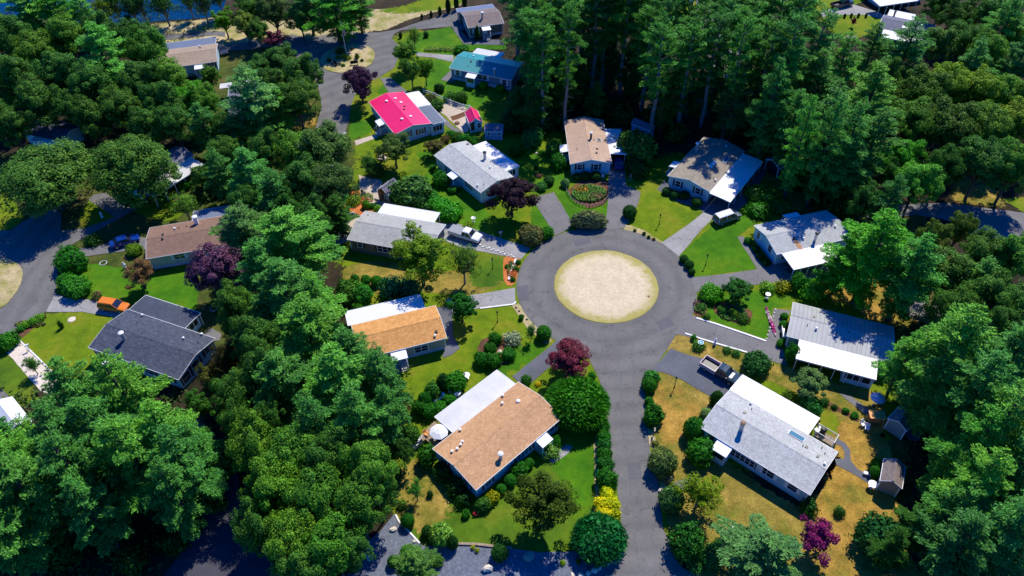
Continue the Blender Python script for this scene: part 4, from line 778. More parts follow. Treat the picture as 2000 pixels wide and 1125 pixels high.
def tmpl_pine(seed, h, Rm, base, prof='wide', dead=0):
    rng = np.random.default_rng(seed); rr = random.Random(seed); parts = []; br = []
    z = base * h; k = 0
    lean = rng.normal(0, .02, 2)
    while z < h * .985:
        f = (z - base * h) / (h * (1 - base))
        if prof == 'wide': L = Rm * (math.sin(min(1, (f + .16) * 1.6) * math.pi / 2) * (1 - max(0, f - .25) / .75) ** .72)
        elif prof == 'cone': L = Rm * (1 - f) ** .85 * (.75 + .25 * min(1, f * 6)) + .2
        else: L = Rm * (math.sin((f * .86 + .1) * math.pi) ** .6)
        nb = rr.choice([4, 5, 6]) if prof != 'cone' else 7
        a0 = rr.uniform(0, 6.28)
        for i in range(nb):
            a = a0 + 6.283 * i / nb + rr.uniform(-.35, .35); l = L * rr.choice([.5, .75, .95, 1.05, 1.22]) * rr.uniform(.85, 1.1)
            if l < .3: continue
            el = .12 + .5 * f + rr.uniform(-.1, .12); d = np.array([math.cos(a), math.sin(a), 0.]); sd = np.array([-d[1], d[0], 0.])
            o = np.array([0, 0, z + rr.uniform(-.25, .25)])
            tip = o + d * l * math.cos(el) + np.array([0, 0, l * math.sin(el) - .1 * l * (1 - f)])
            if l > 1.2: br.append((tuple(o), tuple(o + (tip - o) * .8), .02 + .018 * l))
            nt_ = max(4, int(l * 5.2)); t = np.linspace(.22 if l > 2 else .05, 1, nt_) ** .85
            C = []
            for tt in t:
                wdt = (.5 + .32 * l) * (1 - .55 * tt) * min(1, tt * 3.2) * .8
                ctr = o + (tip - o) * tt + np.array([0, 0, .12 * l * math.sin(tt * 3.14)])
                for sgn in (-1, 1):
                    m_ = max(1, int(wdt / .34))
                    for q in range(m_):
                        s_ = (q + .6) / m_ * wdt * rr.uniform(.8, 1.15)
                        C.append(ctr + sd * sgn * s_ + d * s_ * .55 + np.array([0, 0, rr.uniform(-.08, .16) + .1 * s_]))
            C = np.array(C)
            n3 = np.repeat(C, 5, 0) + rng.normal(0, .15, (len(C) * 5, 3)) * [1, 1, .7]
            nrm = np.tile([0, 0, 1.], (len(n3), 1)) + d * .25
            parts.append(leafquads(n3, nrm, rng.uniform(.15, .29, len(n3)), rng, .32, .42, d + sd * 0))
        z += (.066 * h if prof != 'cone' else .04 * h) * rr.uniform(.7, 1.15); k += 1
    for i in range(dead):
        zz = rr.uniform(.2, 1.0) * base * h; a = rr.uniform(0, 6.28); l = rr.uniform(.8, 2.6)
        br.append(((0, 0, zz), (l * math.cos(a), l * math.sin(a), zz + rr.uniform(-.2, .5)), .035))
    V, Q = merge(parts)
    return (limbs('trunk', h, .022 * h, br, GBARK if dead else BARK), npmesh('crown', V, Q, NEEDLE), Rm, h, (base + 1) / 2 - .02)
def tmpl_oak(seed, h, Rm, ncl=70, leaf=.17, per=130, lobes=1.0, zc=.62, mat=None, hz=.36, inner=.35, gap=.0, bark=None, twig=0):
    rng = np.random.default_rng(seed); rr = random.Random(seed); parts = []; br = []
    d = usphere(ncl, rng); d[:, 2] = np.where(d[:, 2] < -.45, -d[:, 2], d[:, 2])
    rad = np.where(rng.random(ncl) < inner, rng.uniform(.3, .75, ncl), rng.uniform(.78, 1.0, ncl))
    ph = rng.uniform(0, 6.28, 4)
    az = np.arctan2(d[:, 1], d[:, 0]); mod = 1 + .14 * lobes * np.sin(2 * az + ph[0]) + .1 * lobes * np.sin(3 * az + ph[1] + d[:, 2] * 3) + .08 * lobes * np.sin(5 * az + ph[2])
    C = d * (rad * mod)[:, None] * [Rm * .86, Rm * .86, h * hz] + [0, 0, h * zc]
    for i, c in enumerate(C):
        cr = rng.uniform(.12, .24) * Rm; n = int(per * rng.uniform(.7, 1.3)); u = usphere(n, rng); u[:, 2] = u[:, 2] * .62
        rr_ = cr * rng.uniform(.45, 1.08, n) ** .6
        pts = c + u * rr_[:, None]
        out = (c - [0, 0, h * zc]) ; out = out / (np.linalg.norm(out) + 1e-6)
        nrm = u * .8 + out * .5 + [0, 0, .6]
        parts.append(leafquads(pts, nrm, rng.uniform(.7, 1.3, n) * leaf, rng, .68, .45))
        if i % 3 == 0: br.append(((0, 0, h * rr.uniform(.22, .5)), tuple(c * [.92, .92, .98]), .018 * h))
    # dark interior leaf sheets keep the crown from looking hollow
    n = int(per * 6); u = usphere(n, rng) * rng.uniform(.2, .72, n)[:, None]
    parts.append(leafquads(u * [Rm * .8, Rm * .8, h * hz] + [0, 0, h * zc], u + [0, 0, .4], rng.uniform(1.2, 2.2, n) * leaf, rng, .7, .6))
    V, Q = merge(parts); return (limbs('trunk', h * .75, .026 * h, br, bark or BARK), npmesh('crown', V, Q, mat or LEAF), Rm, h, zc)
def tmpl_ball(seed, leaf=.07, n=2600, flat=.9, rough=.06, lump=.0, spiky=0, asp=.6, jit=.5):
    """unit shrub: radius 1, height ~1.8, resting on the ground"""
    rng = np.random.default_rng(seed); u = usphere(n, rng); ph = rng.uniform(0, 6.28, 6)
    k = 1 + lump * (np.sin(3 * u[:, 0] + ph[0]) * np.sin(3.3 * u[:, 1] + ph[1]) + .7 * np.sin(5 * u[:, 2] + ph[2] + 4 * u[:, 0]) * np.sin(6 * u[:, 1] + ph[3]))
    rad = k * (1 + rng.normal(0, rough, n)) * .95
    P_ = u * rad[:, None] * [1, 1, flat] + [0, 0, flat * .88]; P_[:, 2] = np.maximum(P_[:, 2], .03)
    parts = [leafquads(P_, u + [0, 0, .2], rng.uniform(.7, 1.3, n) * leaf, rng, asp, jit)]
    if spiky:
        u = usphere(spiky, rng); u[:, 2] = np.abs(u[:, 2]); P_ = u * rng.uniform(.9, 1.12, spiky)[:, None] * [1, 1, flat] + [0, 0, flat * .7]
        a = u + rng.normal(0, .25, (spiky, 3)); a /= np.linalg.norm(a, axis=1)[:, None]; b_ = np.cross(a, rng.normal(0, 1, (spiky, 3))); b_ /= np.linalg.norm(b_, axis=1)[:, None]
        V = np.stack([P_ - a * .12, P_ + b_ * .02, P_ + a * .14, P_ - b_ * .02], 1).reshape(-1, 3); parts.append((V, np.arange(spiky * 4).reshape(-1, 4)))
    kk = .86 - lump * .9
    parts.append(cubesphere((0, 0, flat * .88), (kk, kk, flat * kk), 5))
    V, Q = merge(parts); return (None, npmesh('crown', V, Q, LEAF), 1.0, flat * 1.8, .49)
for s in range(4): T.setdefault('pine', []).append(tmpl_pine(10 + s, 18, 5.2, .12, 'wide'))
for s in range(3): T.setdefault('tallpine', []).append(tmpl_pine(30 + s, 22, 4.0, .42, 'round', dead=34))
for s in range(2): T.setdefault('spruce', []).append(tmpl_pine(50 + s, 8, 2.2, .04, 'cone'))
T['bigoak'] = [tmpl_oak(170 + s, 12, 6.5, 165, .15, 180, .6, .54, None, .43, .2) for s in range(2)]
T['barepine'] = [tmpl_pine(60, 18, 5.5, .38, 'wide', dead=60)]
for s in range(4): T.setdefault('oak', []).append(tmpl_oak(70 + s, 12, 5.5, 110, .145, 185))
for s in range(2): T.setdefault('maple', []).append(tmpl_oak(80 + s, 9, 4.0, 60, .12, 180, 1.2, .6, None, .38))
for s in range(2): T.setdefault('airy', []).append(tmpl_oak(90 + s, 9, 4.2, 75, .12, 75, 1.3, .58, None, .4, .5, bark=GBARK))
T['purple'] = [tmpl_oak(100 + s, 7, 4.0, 60, .125, 190, .5, .58, None, .42) for s in range(2)]
T['lacy'] = [tmpl_oak(104 + s, 4.5, 2.8, 30, .11, 120, 1.8, .55, None, .36, .3) for s in range(2)]
T['dome'] = [tmpl_oak(108, 5, 2.8, 46, .13, 130, .4, .52, None, .44, .3)]
T['ball'] = [tmpl_ball(120 + s, .08, 2400, .92, .055, .04) for s in range(2)]
T['bush'] = [tmpl_ball(124 + s, .11, 2600, .8, .12, .17) for s in range(3)]
T['rhodo'] = [tmpl_ball(128 + s, .13, 1900, .8, .08, .08, asp=.4) for s in range(2)]
T['juniper'] = [tmpl_ball(131, .09, 3000, .62, .1, .08, 2600)]
T['column'] = [tmpl_ball(133, .1, 1500, 1.0, .06)]
T['loose'] = [tmpl_ball(135 + s, .14, 900, .75, .22, .15) for s in range(2)]
T['grassy'] = [tmpl_ball(138, .07, 2500, .75, .06, .05, 6000)]
nveg = {}; VEG = []
def plant(kind, cx, cy, r, h, col, name, cat, label=None, group=None, squash=1.0, base=False, zs=None):
    """cx, cy, r: where the middle of the crown shows in the photograph and its half width in its pixels; h metres"""
    ts = T[kind]; i = nveg.get(kind, 0); nveg[kind] = i + 1; tr, cm, Rt, ht, zf = ts[i % len(ts)]
    g = G(cx, cy, 0 if base else h * zf); rad = r / ppm(g); a = (i * 2.39996) % 6.283
    root = empty(name, (g.x, g.y, 0), a if squash == 1.0 else 0, label, cat, group); root.scale = (rad / Rt, rad / Rt * squash, h / ht)
    if tr: t = bpy.data.objects.new('trunk', tr); link(t); t.parent = root
    c = bpy.data.objects.new('crown', cm); link(c); c.parent = root
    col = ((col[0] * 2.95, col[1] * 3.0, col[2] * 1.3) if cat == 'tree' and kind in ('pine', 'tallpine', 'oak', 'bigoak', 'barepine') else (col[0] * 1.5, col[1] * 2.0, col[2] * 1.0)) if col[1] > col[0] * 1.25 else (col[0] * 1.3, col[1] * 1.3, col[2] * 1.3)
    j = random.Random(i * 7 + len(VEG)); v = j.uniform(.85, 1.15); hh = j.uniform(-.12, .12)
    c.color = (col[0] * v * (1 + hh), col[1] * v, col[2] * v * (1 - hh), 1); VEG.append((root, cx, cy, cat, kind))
    return root
PG = (.030, .105, .038); PG2 = (.045, .14, .035); OG = (.026, .075, .022); OG2 = (.04, .105, .022); YG = (.13, .21, .008); BG = (.025, .12, .014)
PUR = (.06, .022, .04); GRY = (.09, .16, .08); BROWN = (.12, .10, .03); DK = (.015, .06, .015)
def pines(lst, kind='pine', col=PG, nm='pine_tree', cat='tree', g='white pines around the homes'):
    for e in lst: plant(kind, e[0], e[1], e[2], e[3], e[4] if len(e) > 4 else col, nm, cat, None, g)
pines([(158, 785, 72, 18), (245, 778, 74, 19, PG2), (205, 865, 88, 18), (330, 862, 74, 17, PG2), (135, 870, 75, 18), (66, 862, 44, 11, PG2), (20, 860, 40, 10, PG), (390, 880, 48, 13), (45, 925, 78, 17, PG2), (150, 930, 85, 19), (265, 905, 85, 18, PG2), (360, 910, 70, 17), (60, 975, 90, 18), (20, 1045, 70, 16), (345, 970, 60, 16), (180, 1000, 60, 15), (-20, 950, 80, 17)])
pines([(478, 452, 62, 12, (.035, .09, .045)), (568, 478, 92, 15, PG2), (515, 530, 56, 14), (560, 582, 84, 16, PG), (622, 592, 50, 13, PG2), (608, 665, 90, 17, PG2), (684, 702, 60, 13), (665, 760, 88, 17, PG2), (745, 750, 60, 16), (560, 762, 80, 16), (700, 830, 66, 17, PG), (760, 815, 48, 14), (620, 840, 60, 16)])
pines([(205, 120, 62, 18, PG2), (60, 15, 55, 16, PG2), (115, 22, 45, 15, BG), (165, 30, 30, 13, PG2), (-10, 150, 50, 15), (655, 20, 58, 15, BG), (600, 8, 40, 14), (700, 15, 34, 12, PG2)])
# the tall wood at the top centre
tp = [(1042, 60, 38), (1050, 85, 38), (1095, 30, 40), (1140, 20, 42), (1185, 28, 36), (1185, 10, 40), (1275, 5, 40), (1320, 30, 38), (1365, 85, 38), (1415, 60, 38), (1460, 80, 40), (1460, -10, 40), (1540, 110, 40), (1270, 75, 38), (1225, 35, 38), (1010, -20, 40), (1100, -15, 40), (1032, 28, 36), (1030, 15, 40), (1075, 55, 40), (1120, 10, 42), (1165, 40, 40), (1210, 12, 42), (1255, 35, 40), (1300, 60, 36), (1345, 50, 36), (1390, 32, 38), (1435, 18, 36), (1480, 50, 40), (1525, 30, 38), (1035, 88, 38), (1060, 110, 34), (1110, 95, 30), (1258, 45, 38), (1290, 115, 40), (1345, 120, 38), (1395, 100, 38), (1445, 110, 34), (1500, 115, 42), (1140, -20, 40), (1230, -25, 40), (1050, -30, 40), (1430, -20, 40), (1500, -15, 40), (1560, 60, 38), (1600, 90, 40), (1565, 10, 36)]
pines([(x, y, r, 22 + (i * 37 % 5) * .8, (.032, .11, .028) if i % 3 else PG) for i, (x, y, r) in enumerate(tp)], 'tallpine', g='tall pines of the wood behind the ring of homes')
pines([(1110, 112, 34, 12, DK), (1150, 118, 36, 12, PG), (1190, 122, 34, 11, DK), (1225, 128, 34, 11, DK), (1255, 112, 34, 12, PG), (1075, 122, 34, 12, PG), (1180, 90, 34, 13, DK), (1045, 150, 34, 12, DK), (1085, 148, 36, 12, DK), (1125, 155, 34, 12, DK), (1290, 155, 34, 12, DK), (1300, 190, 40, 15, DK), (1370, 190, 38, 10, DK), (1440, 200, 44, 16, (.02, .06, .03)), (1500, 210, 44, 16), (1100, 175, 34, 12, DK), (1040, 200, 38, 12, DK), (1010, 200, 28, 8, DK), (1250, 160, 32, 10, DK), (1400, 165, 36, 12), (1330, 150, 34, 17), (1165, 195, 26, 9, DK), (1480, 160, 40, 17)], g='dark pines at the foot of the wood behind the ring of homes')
pines([(1540, 165, 50, 19, PG2), (1590, 175, 52, 18), (1640, 140, 50, 18, PG2), (1690, 215, 70, 20, PG2), (1615, 250, 66, 19), (1700, 290, 60, 17, PG), (1545, 250, 48, 17), (1650, 330, 50, 15, PG), (1770, 100, 55, 17), (1700, 105, 40, 15, PG), (1960, 60, 50, 17, PG2), (1985, 130, 45, 15), (1900, 130, 40, 14, PG), (1600, 320, 44, 14, DK)], g='pines of the wood at the right')
pines([(1705, 500, 84, 18, BG), (1775, 540, 70, 17, (.028, .11, .03)), (1655, 285, 54, 20, PG), (1562, 284, 42, 21, PG2), (1612, 291, 46, 22, PG), (1503, 215, 46, 22, PG), (1525, 185, 46, 22, PG2), (1735, 400, 40, 13, PG), (1640, 530, 40, 10, BG), (1850, 700, 95, 20, PG2), (1835, 768, 72, 16, PG), (1900, 780, 85, 19), (1768, 705, 44, 13, PG2), (1960, 720, 80, 18, PG), (1945, 850, 90, 20, PG2), (1895, 880, 70, 17, (.03, .12, .03)), (1990, 940, 80, 18), (1900, 960, 80, 17, PG2), (1862, 1010, 66, 14, PG), (1790, 1030, 46, 9, DK), (1960, 1050, 90, 17, PG), (1865, 1070, 80, 15, (.02, .07, .03)), (1850, 925, 46, 12, PG2), (1740, 1070, 40, 9, DK), (2010, 820, 70, 17)], g='pines of the wood at the right')
pines([(488, 185, 58, 17, (.06, .14, .07))], 'barepine', g=None)
pines([(500, 240, 48, 11, PG), (460, 265, 40, 10), (400, 250, 40, 12), (545, 215, 40, 11, PG2), (490, 350, 55, 14, PG), (430, 340, 40, 12, PG), (540, 390, 48, 13), (660, 420, 34, 9, DK), (1905, 560, 55, 12, PG)], g='white pines around the homes')
def oaks(lst, kind='oak', col=OG, nm='oak_tree', g=None):
    for e in lst: plant(kind, e[0], e[1], e[2], e[3], e[4] if len(e) > 4 else col, nm, 'tree', None, g)
oaks([(20, 80, 48, 14), (70, 110, 50, 14, OG2), (130, 75, 48, 14, OG2), (120, 150, 52, 14), (30, 160, 52, 14), (180, 170, 48, 14), (75, 205, 50, 13), (250, 85, 44, 13), (290, 105, 46, 13, OG2), (285, 85, 36, 12), (330, 158, 48, 12, OG2), (275, 165, 52, 13), (320, 205, 46, 12), (235, 215, 46, 12), (180, 235, 42, 11), (380, 200, 42, 10, BG), (140, 215, 40, 11), (-15, 225, 40, 12), (25, 250, 40, 10), (250, 40, 10, 4), (200, 70, 36, 13), (340, 245, 40, 11), (290, 250, 40, 10), (-40, 60, 50, 14)], g='oaks of the wood at the upper left')
oaks([(92, 352, 96, 12, (.035, .08, .022)), (262, 335, 86, 12.5, (.03, .08, .024))], 'bigoak')
oaks([(400, 205, 34, 10, OG2), (445, 252, 34, 9), (410, 150, 22, 6, OG2), (545, 125, 42, 10), (590, 150, 44, 11), (580, 195, 46, 11, OG), (540, 170, 38, 10), (510, 140, 34, 9), (635, 300, 62, 12, (.035, .07, .028)), (645, 365, 55, 11, (.03, .065, .03)), (580, 300, 50, 11, OG2), (590, 360, 52, 12), (520, 300, 40, 11), (440, 300, 34, 9), (535, 25, 36, 10, (.035, .07, .03)), (478, 48, 28, 8, (.05, .09, .03)), (505, 62, 24, 7), (490, 20, 34, 10), (585, 35, 30, 9), (560, 415, 40, 10, DK), (610, 430, 42, 10), (480, 400, 34, 10), (395, 345, 22, 6)], g=None)
oaks([(505, 680, 60, 14, OG), (462, 610, 46, 12, OG), (470, 780, 54, 13), (447, 712, 34, 10, (.06, .07, .02)), (520, 740, 56, 15, OG), (500, 880, 62, 13, OG2), (570, 900, 66, 13, OG2), (650, 900, 60, 13, OG), (720, 920, 62, 13, OG2), (540, 970, 68, 13, (.035, .1, .018)), (620, 980, 66, 13, OG2), (700, 990, 60, 12, OG2), (740, 960, 38, 10, OG), (500, 1040, 50, 12, OG), (570, 1060, 62, 12, OG2), (650, 1070, 62, 12, (.035, .1, .018)), (600, 1120, 60, 11), (690, 1075, 40, 9), (470, 830, 40, 12), (530, 830, 40, 12), (785, 880, 24, 6)], g='oaks of the wood at the lower left')
oaks([(1800, 190, 56, 13, (.045, .09, .02)), (1850, 170, 52, 12, (.065, .12, .015)), (1905, 185, 52, 12, (.07, .13, .02)), (1960, 190, 52, 12, OG2), (1830, 90, 40, 10, (.05, .1, .035)), (1880, 80, 42, 11), (1930, 110, 44, 12, OG2), (1780, 240, 56, 12, OG2), (1850, 250, 60, 12, (.03, .065, .02)), (1920, 250, 55, 12, (.05, .1, .02)), (1980, 250, 55, 12, (.06, .11, .02)), (1760, 310, 44, 10, BG), (1790, 360, 50, 10, (.035, .13, .03)), (1920, 320, 60, 12, OG), (1980, 330, 50, 12, OG2), (1840, 330, 44, 11, DK), (1870, 40, 40, 11), (1940, 30, 50, 13), (1990, 80, 40, 12, (.06, .12, .03)), (1840, 10, 36, 11), (1720, 160, 40, 12), (1745, 50, 10, 3), (1850, 540, 60, 11, (.04, .095, .03)), (1920, 500, 52, 11, (.035, .085, .025)), (1975, 510, 55, 11, OG2), (1875, 450, 30, 9, (.05, .09, .03)), (1820, 470, 32, 9, (.04, .08, .025)), (1920, 590, 60, 12, OG), (1985, 610, 60, 12, OG), (1860, 610, 50, 11, OG), (1960, 650, 50, 11, OG), (1740, 340, 30, 8, DK), (1690, 400, 40, 9, DK)], g='broadleaf trees of the wood at the right')
PONDT = [(200, 20, 30, 8, (.09, .13, .01)), (222, 8, 26, 9, OG2), (254, 10, 30, 10, OG), (275, 12, 22, 9, OG), (318, 10, 36, 9, OG), (368, 2, 24, 8, OG2), (395, 5, 30, 9, OG), (425, -8, 30, 9, OG)]
for e in PONDT: plant('airy', e[0], e[1], e[2], e[3], e[4], 'shore_tree', 'tree', None, 'slender trees on the pond shore')
F1 = [
 ('maple', 415, 748, 32, 7, (.1, .12, .02), 'maple_tree', 'tree', 'yellowish tree tight against the right end of the charcoal roofed home'),
 ('maple', 392, 792, 30, 6, OG2, 'maple_tree', 'tree', 'mid green tree just below the corner of the charcoal roofed home'),
 ('maple', 437, 42, 27, 7, (.08, .19, .008), 'maple_tree', 'tree', 'bright green maple near the pond, standing clear of the wood'),
 ('lacy', 532, 77, 30, 4.5, (.14, .03, .06), 'red_maple', 'tree', 'reddish purple spreading tree at the west mouth of the small turning circle'),
 ('purple', 703, 163, 40, 8, (.045, .018, .045), 'purple_tree', 'tree', 'round dark purple tree beside the small turning circle'),
 ('purple', 1000, 385, 52, 7.5, (.035, .016, .03), 'purple_tree', 'tree', 'large dark purple tree in front of the light grey roofed home'),
 ('purple', 424, 530, 60, 9.5, (.11, .045, .09), 'purple_tree', 'tree', 'dusky purple-leaved tree between the brown roof and the pines'),
 ('purple', 1113, 702, 52, 5.4, (.16, .028, .06), 'purple_tree', 'tree', 'crimson-tipped purple tree at the fork of the main road'),
 ('lacy', 1592, 1052, 48, 5.5, (.2, .015, .10), 'red_maple', 'tree', 'bright magenta cut-leaf maple on the dead grass'),
 ('lacy', 1667, 42, 7, 2.5, (.16, .015, .04), 'red_maple', 'tree', 'small round red tree on the far upper right lawn'),
 ('maple', 272, 537, 32, 5, (.17, .11, .05), 'maple_tree', 'tree', 'bronze-leaved small tree left of the brown roofed home'),
 ('maple', 820, 500, 64, 10.5, (.12, .16, .012), 'birch_tree', 'tree', 'olive green airy tree overhanging the faded grey roof'),
 ('airy', 905, 512, 38, 8, (.07, .13, .03), 'birch_tree', 'tree', 'slender airy tree on the lawn below the white pickup'),
 ('maple', 1058, 985, 68, 8.5, (.045, .07, .012), 'birch_tree', 'tree', 'big airy tree between the tan roofed home and the gravel bed'),
 ('maple', 770, 292, 40, 7, (.055, .09, .03), 'maple_tree', 'tree', 'dusky green tree in front of the pink roofed home'),
 ('maple', 790, 105, 28, 7, (.07, .14, .02), 'maple_tree', 'tree', 'mid green tree beside the driveway off the small turning circle'),
 ('maple', 830, 135, 22, 6.5, (.09, .16, .01), 'maple_tree', 'tree', 'yellow-green tree left of the teal roofed home'),
 ('maple', 803, 140, 26, 7, OG2, 'maple_tree', 'tree', 'darker tree above the pink roof'),
 ('airy', 808, 72, 18, 5, (.1, .15, .02), 'birch_tree', 'tree', 'light open tree on the vivid lawn at the top'),
 ('dome', 902, 603, 35, 5.5, (.015, .085, .012), 'holly_tree', 'tree', 'dense dark round tree at the orange roofed home driveway'),
 ('airy', 1037, 648, 13, 3.5, (.03, .1, .03), 'ornamental_tree', 'tree', 'little tree at the edge of the ring road'),
 ('grassy', 1127, 788, 56, 4.5, (.028, .11, .008), 'weeping_tree', 'tree', 'big bright green mop-headed tree right of the tan roof'),
 ('airy', 1368, 962, 56, 5.5, (.13, .17, .006), 'ornamental_tree', 'tree', 'yellow-green spreading tree in front of the speckled grey roof'),
 ('dome', 1582, 752, 38, 4.5, (.10, .16, .09), 'olive_tree', 'tree', 'silvery grey-green small tree in front of the screened porch'),
 ('pine', 1490, 1085, 94, 9, (.038, .105, .055), 'willow_tree', 'tree', 'broad pale green feathery tree at the bottom edge right of the road'),
 ('pine', 810, 1108, 46, 7, (.036, .10, .04), 'larch_tree', 'tree', 'small feathery pale green tree over the bottom gravel'),
 ('airy', 360, 402, 34, 5.5, (.08, .16, .03), 'ornamental_tree', 'tree', 'light green tree behind the brown roofed home'),
 ('dome', 1440, 568, 32, 4, (.025, .1, .02), 'holly_tree', 'tree', 'round glossy tree on the lawn above the mulch bed'),
 ('bush', 1243, 288, 34, 5, (.05, .12, .035), 'lilac_tree', 'tree', 'tall rounded shrubby tree right of the carport with the blue car'),
 ('bush', 803, 375, 36, 4, (.055, .12, .04), 'lilac_tree', 'tree', 'grey-green shrubby tree beside the small brown shed'),
 ('airy', 812, 958, 22, 4, (.03, .12, .02), 'ornamental_tree', 'tree', 'narrow bright green sapling on the dry grass left of the tan roofed home'),
 ('airy', 720, 320, 24, 5, OG2, 'ornamental_tree', 'tree', 'rounded tree above the paved patio'),
 ('dome', 848, 290, 24, 3.5, (.11, .1, .02), 'rhododendron', 'shrub', 'brownish green dome bush beside the pink roofed home'),
 ('spruce', 932, 64, 6, 3.5, DK, 'spruce_tree', 'tree', 'dark pointed spruce at the olive wall by the small awning'),
]
for e in F1: plant(*e)
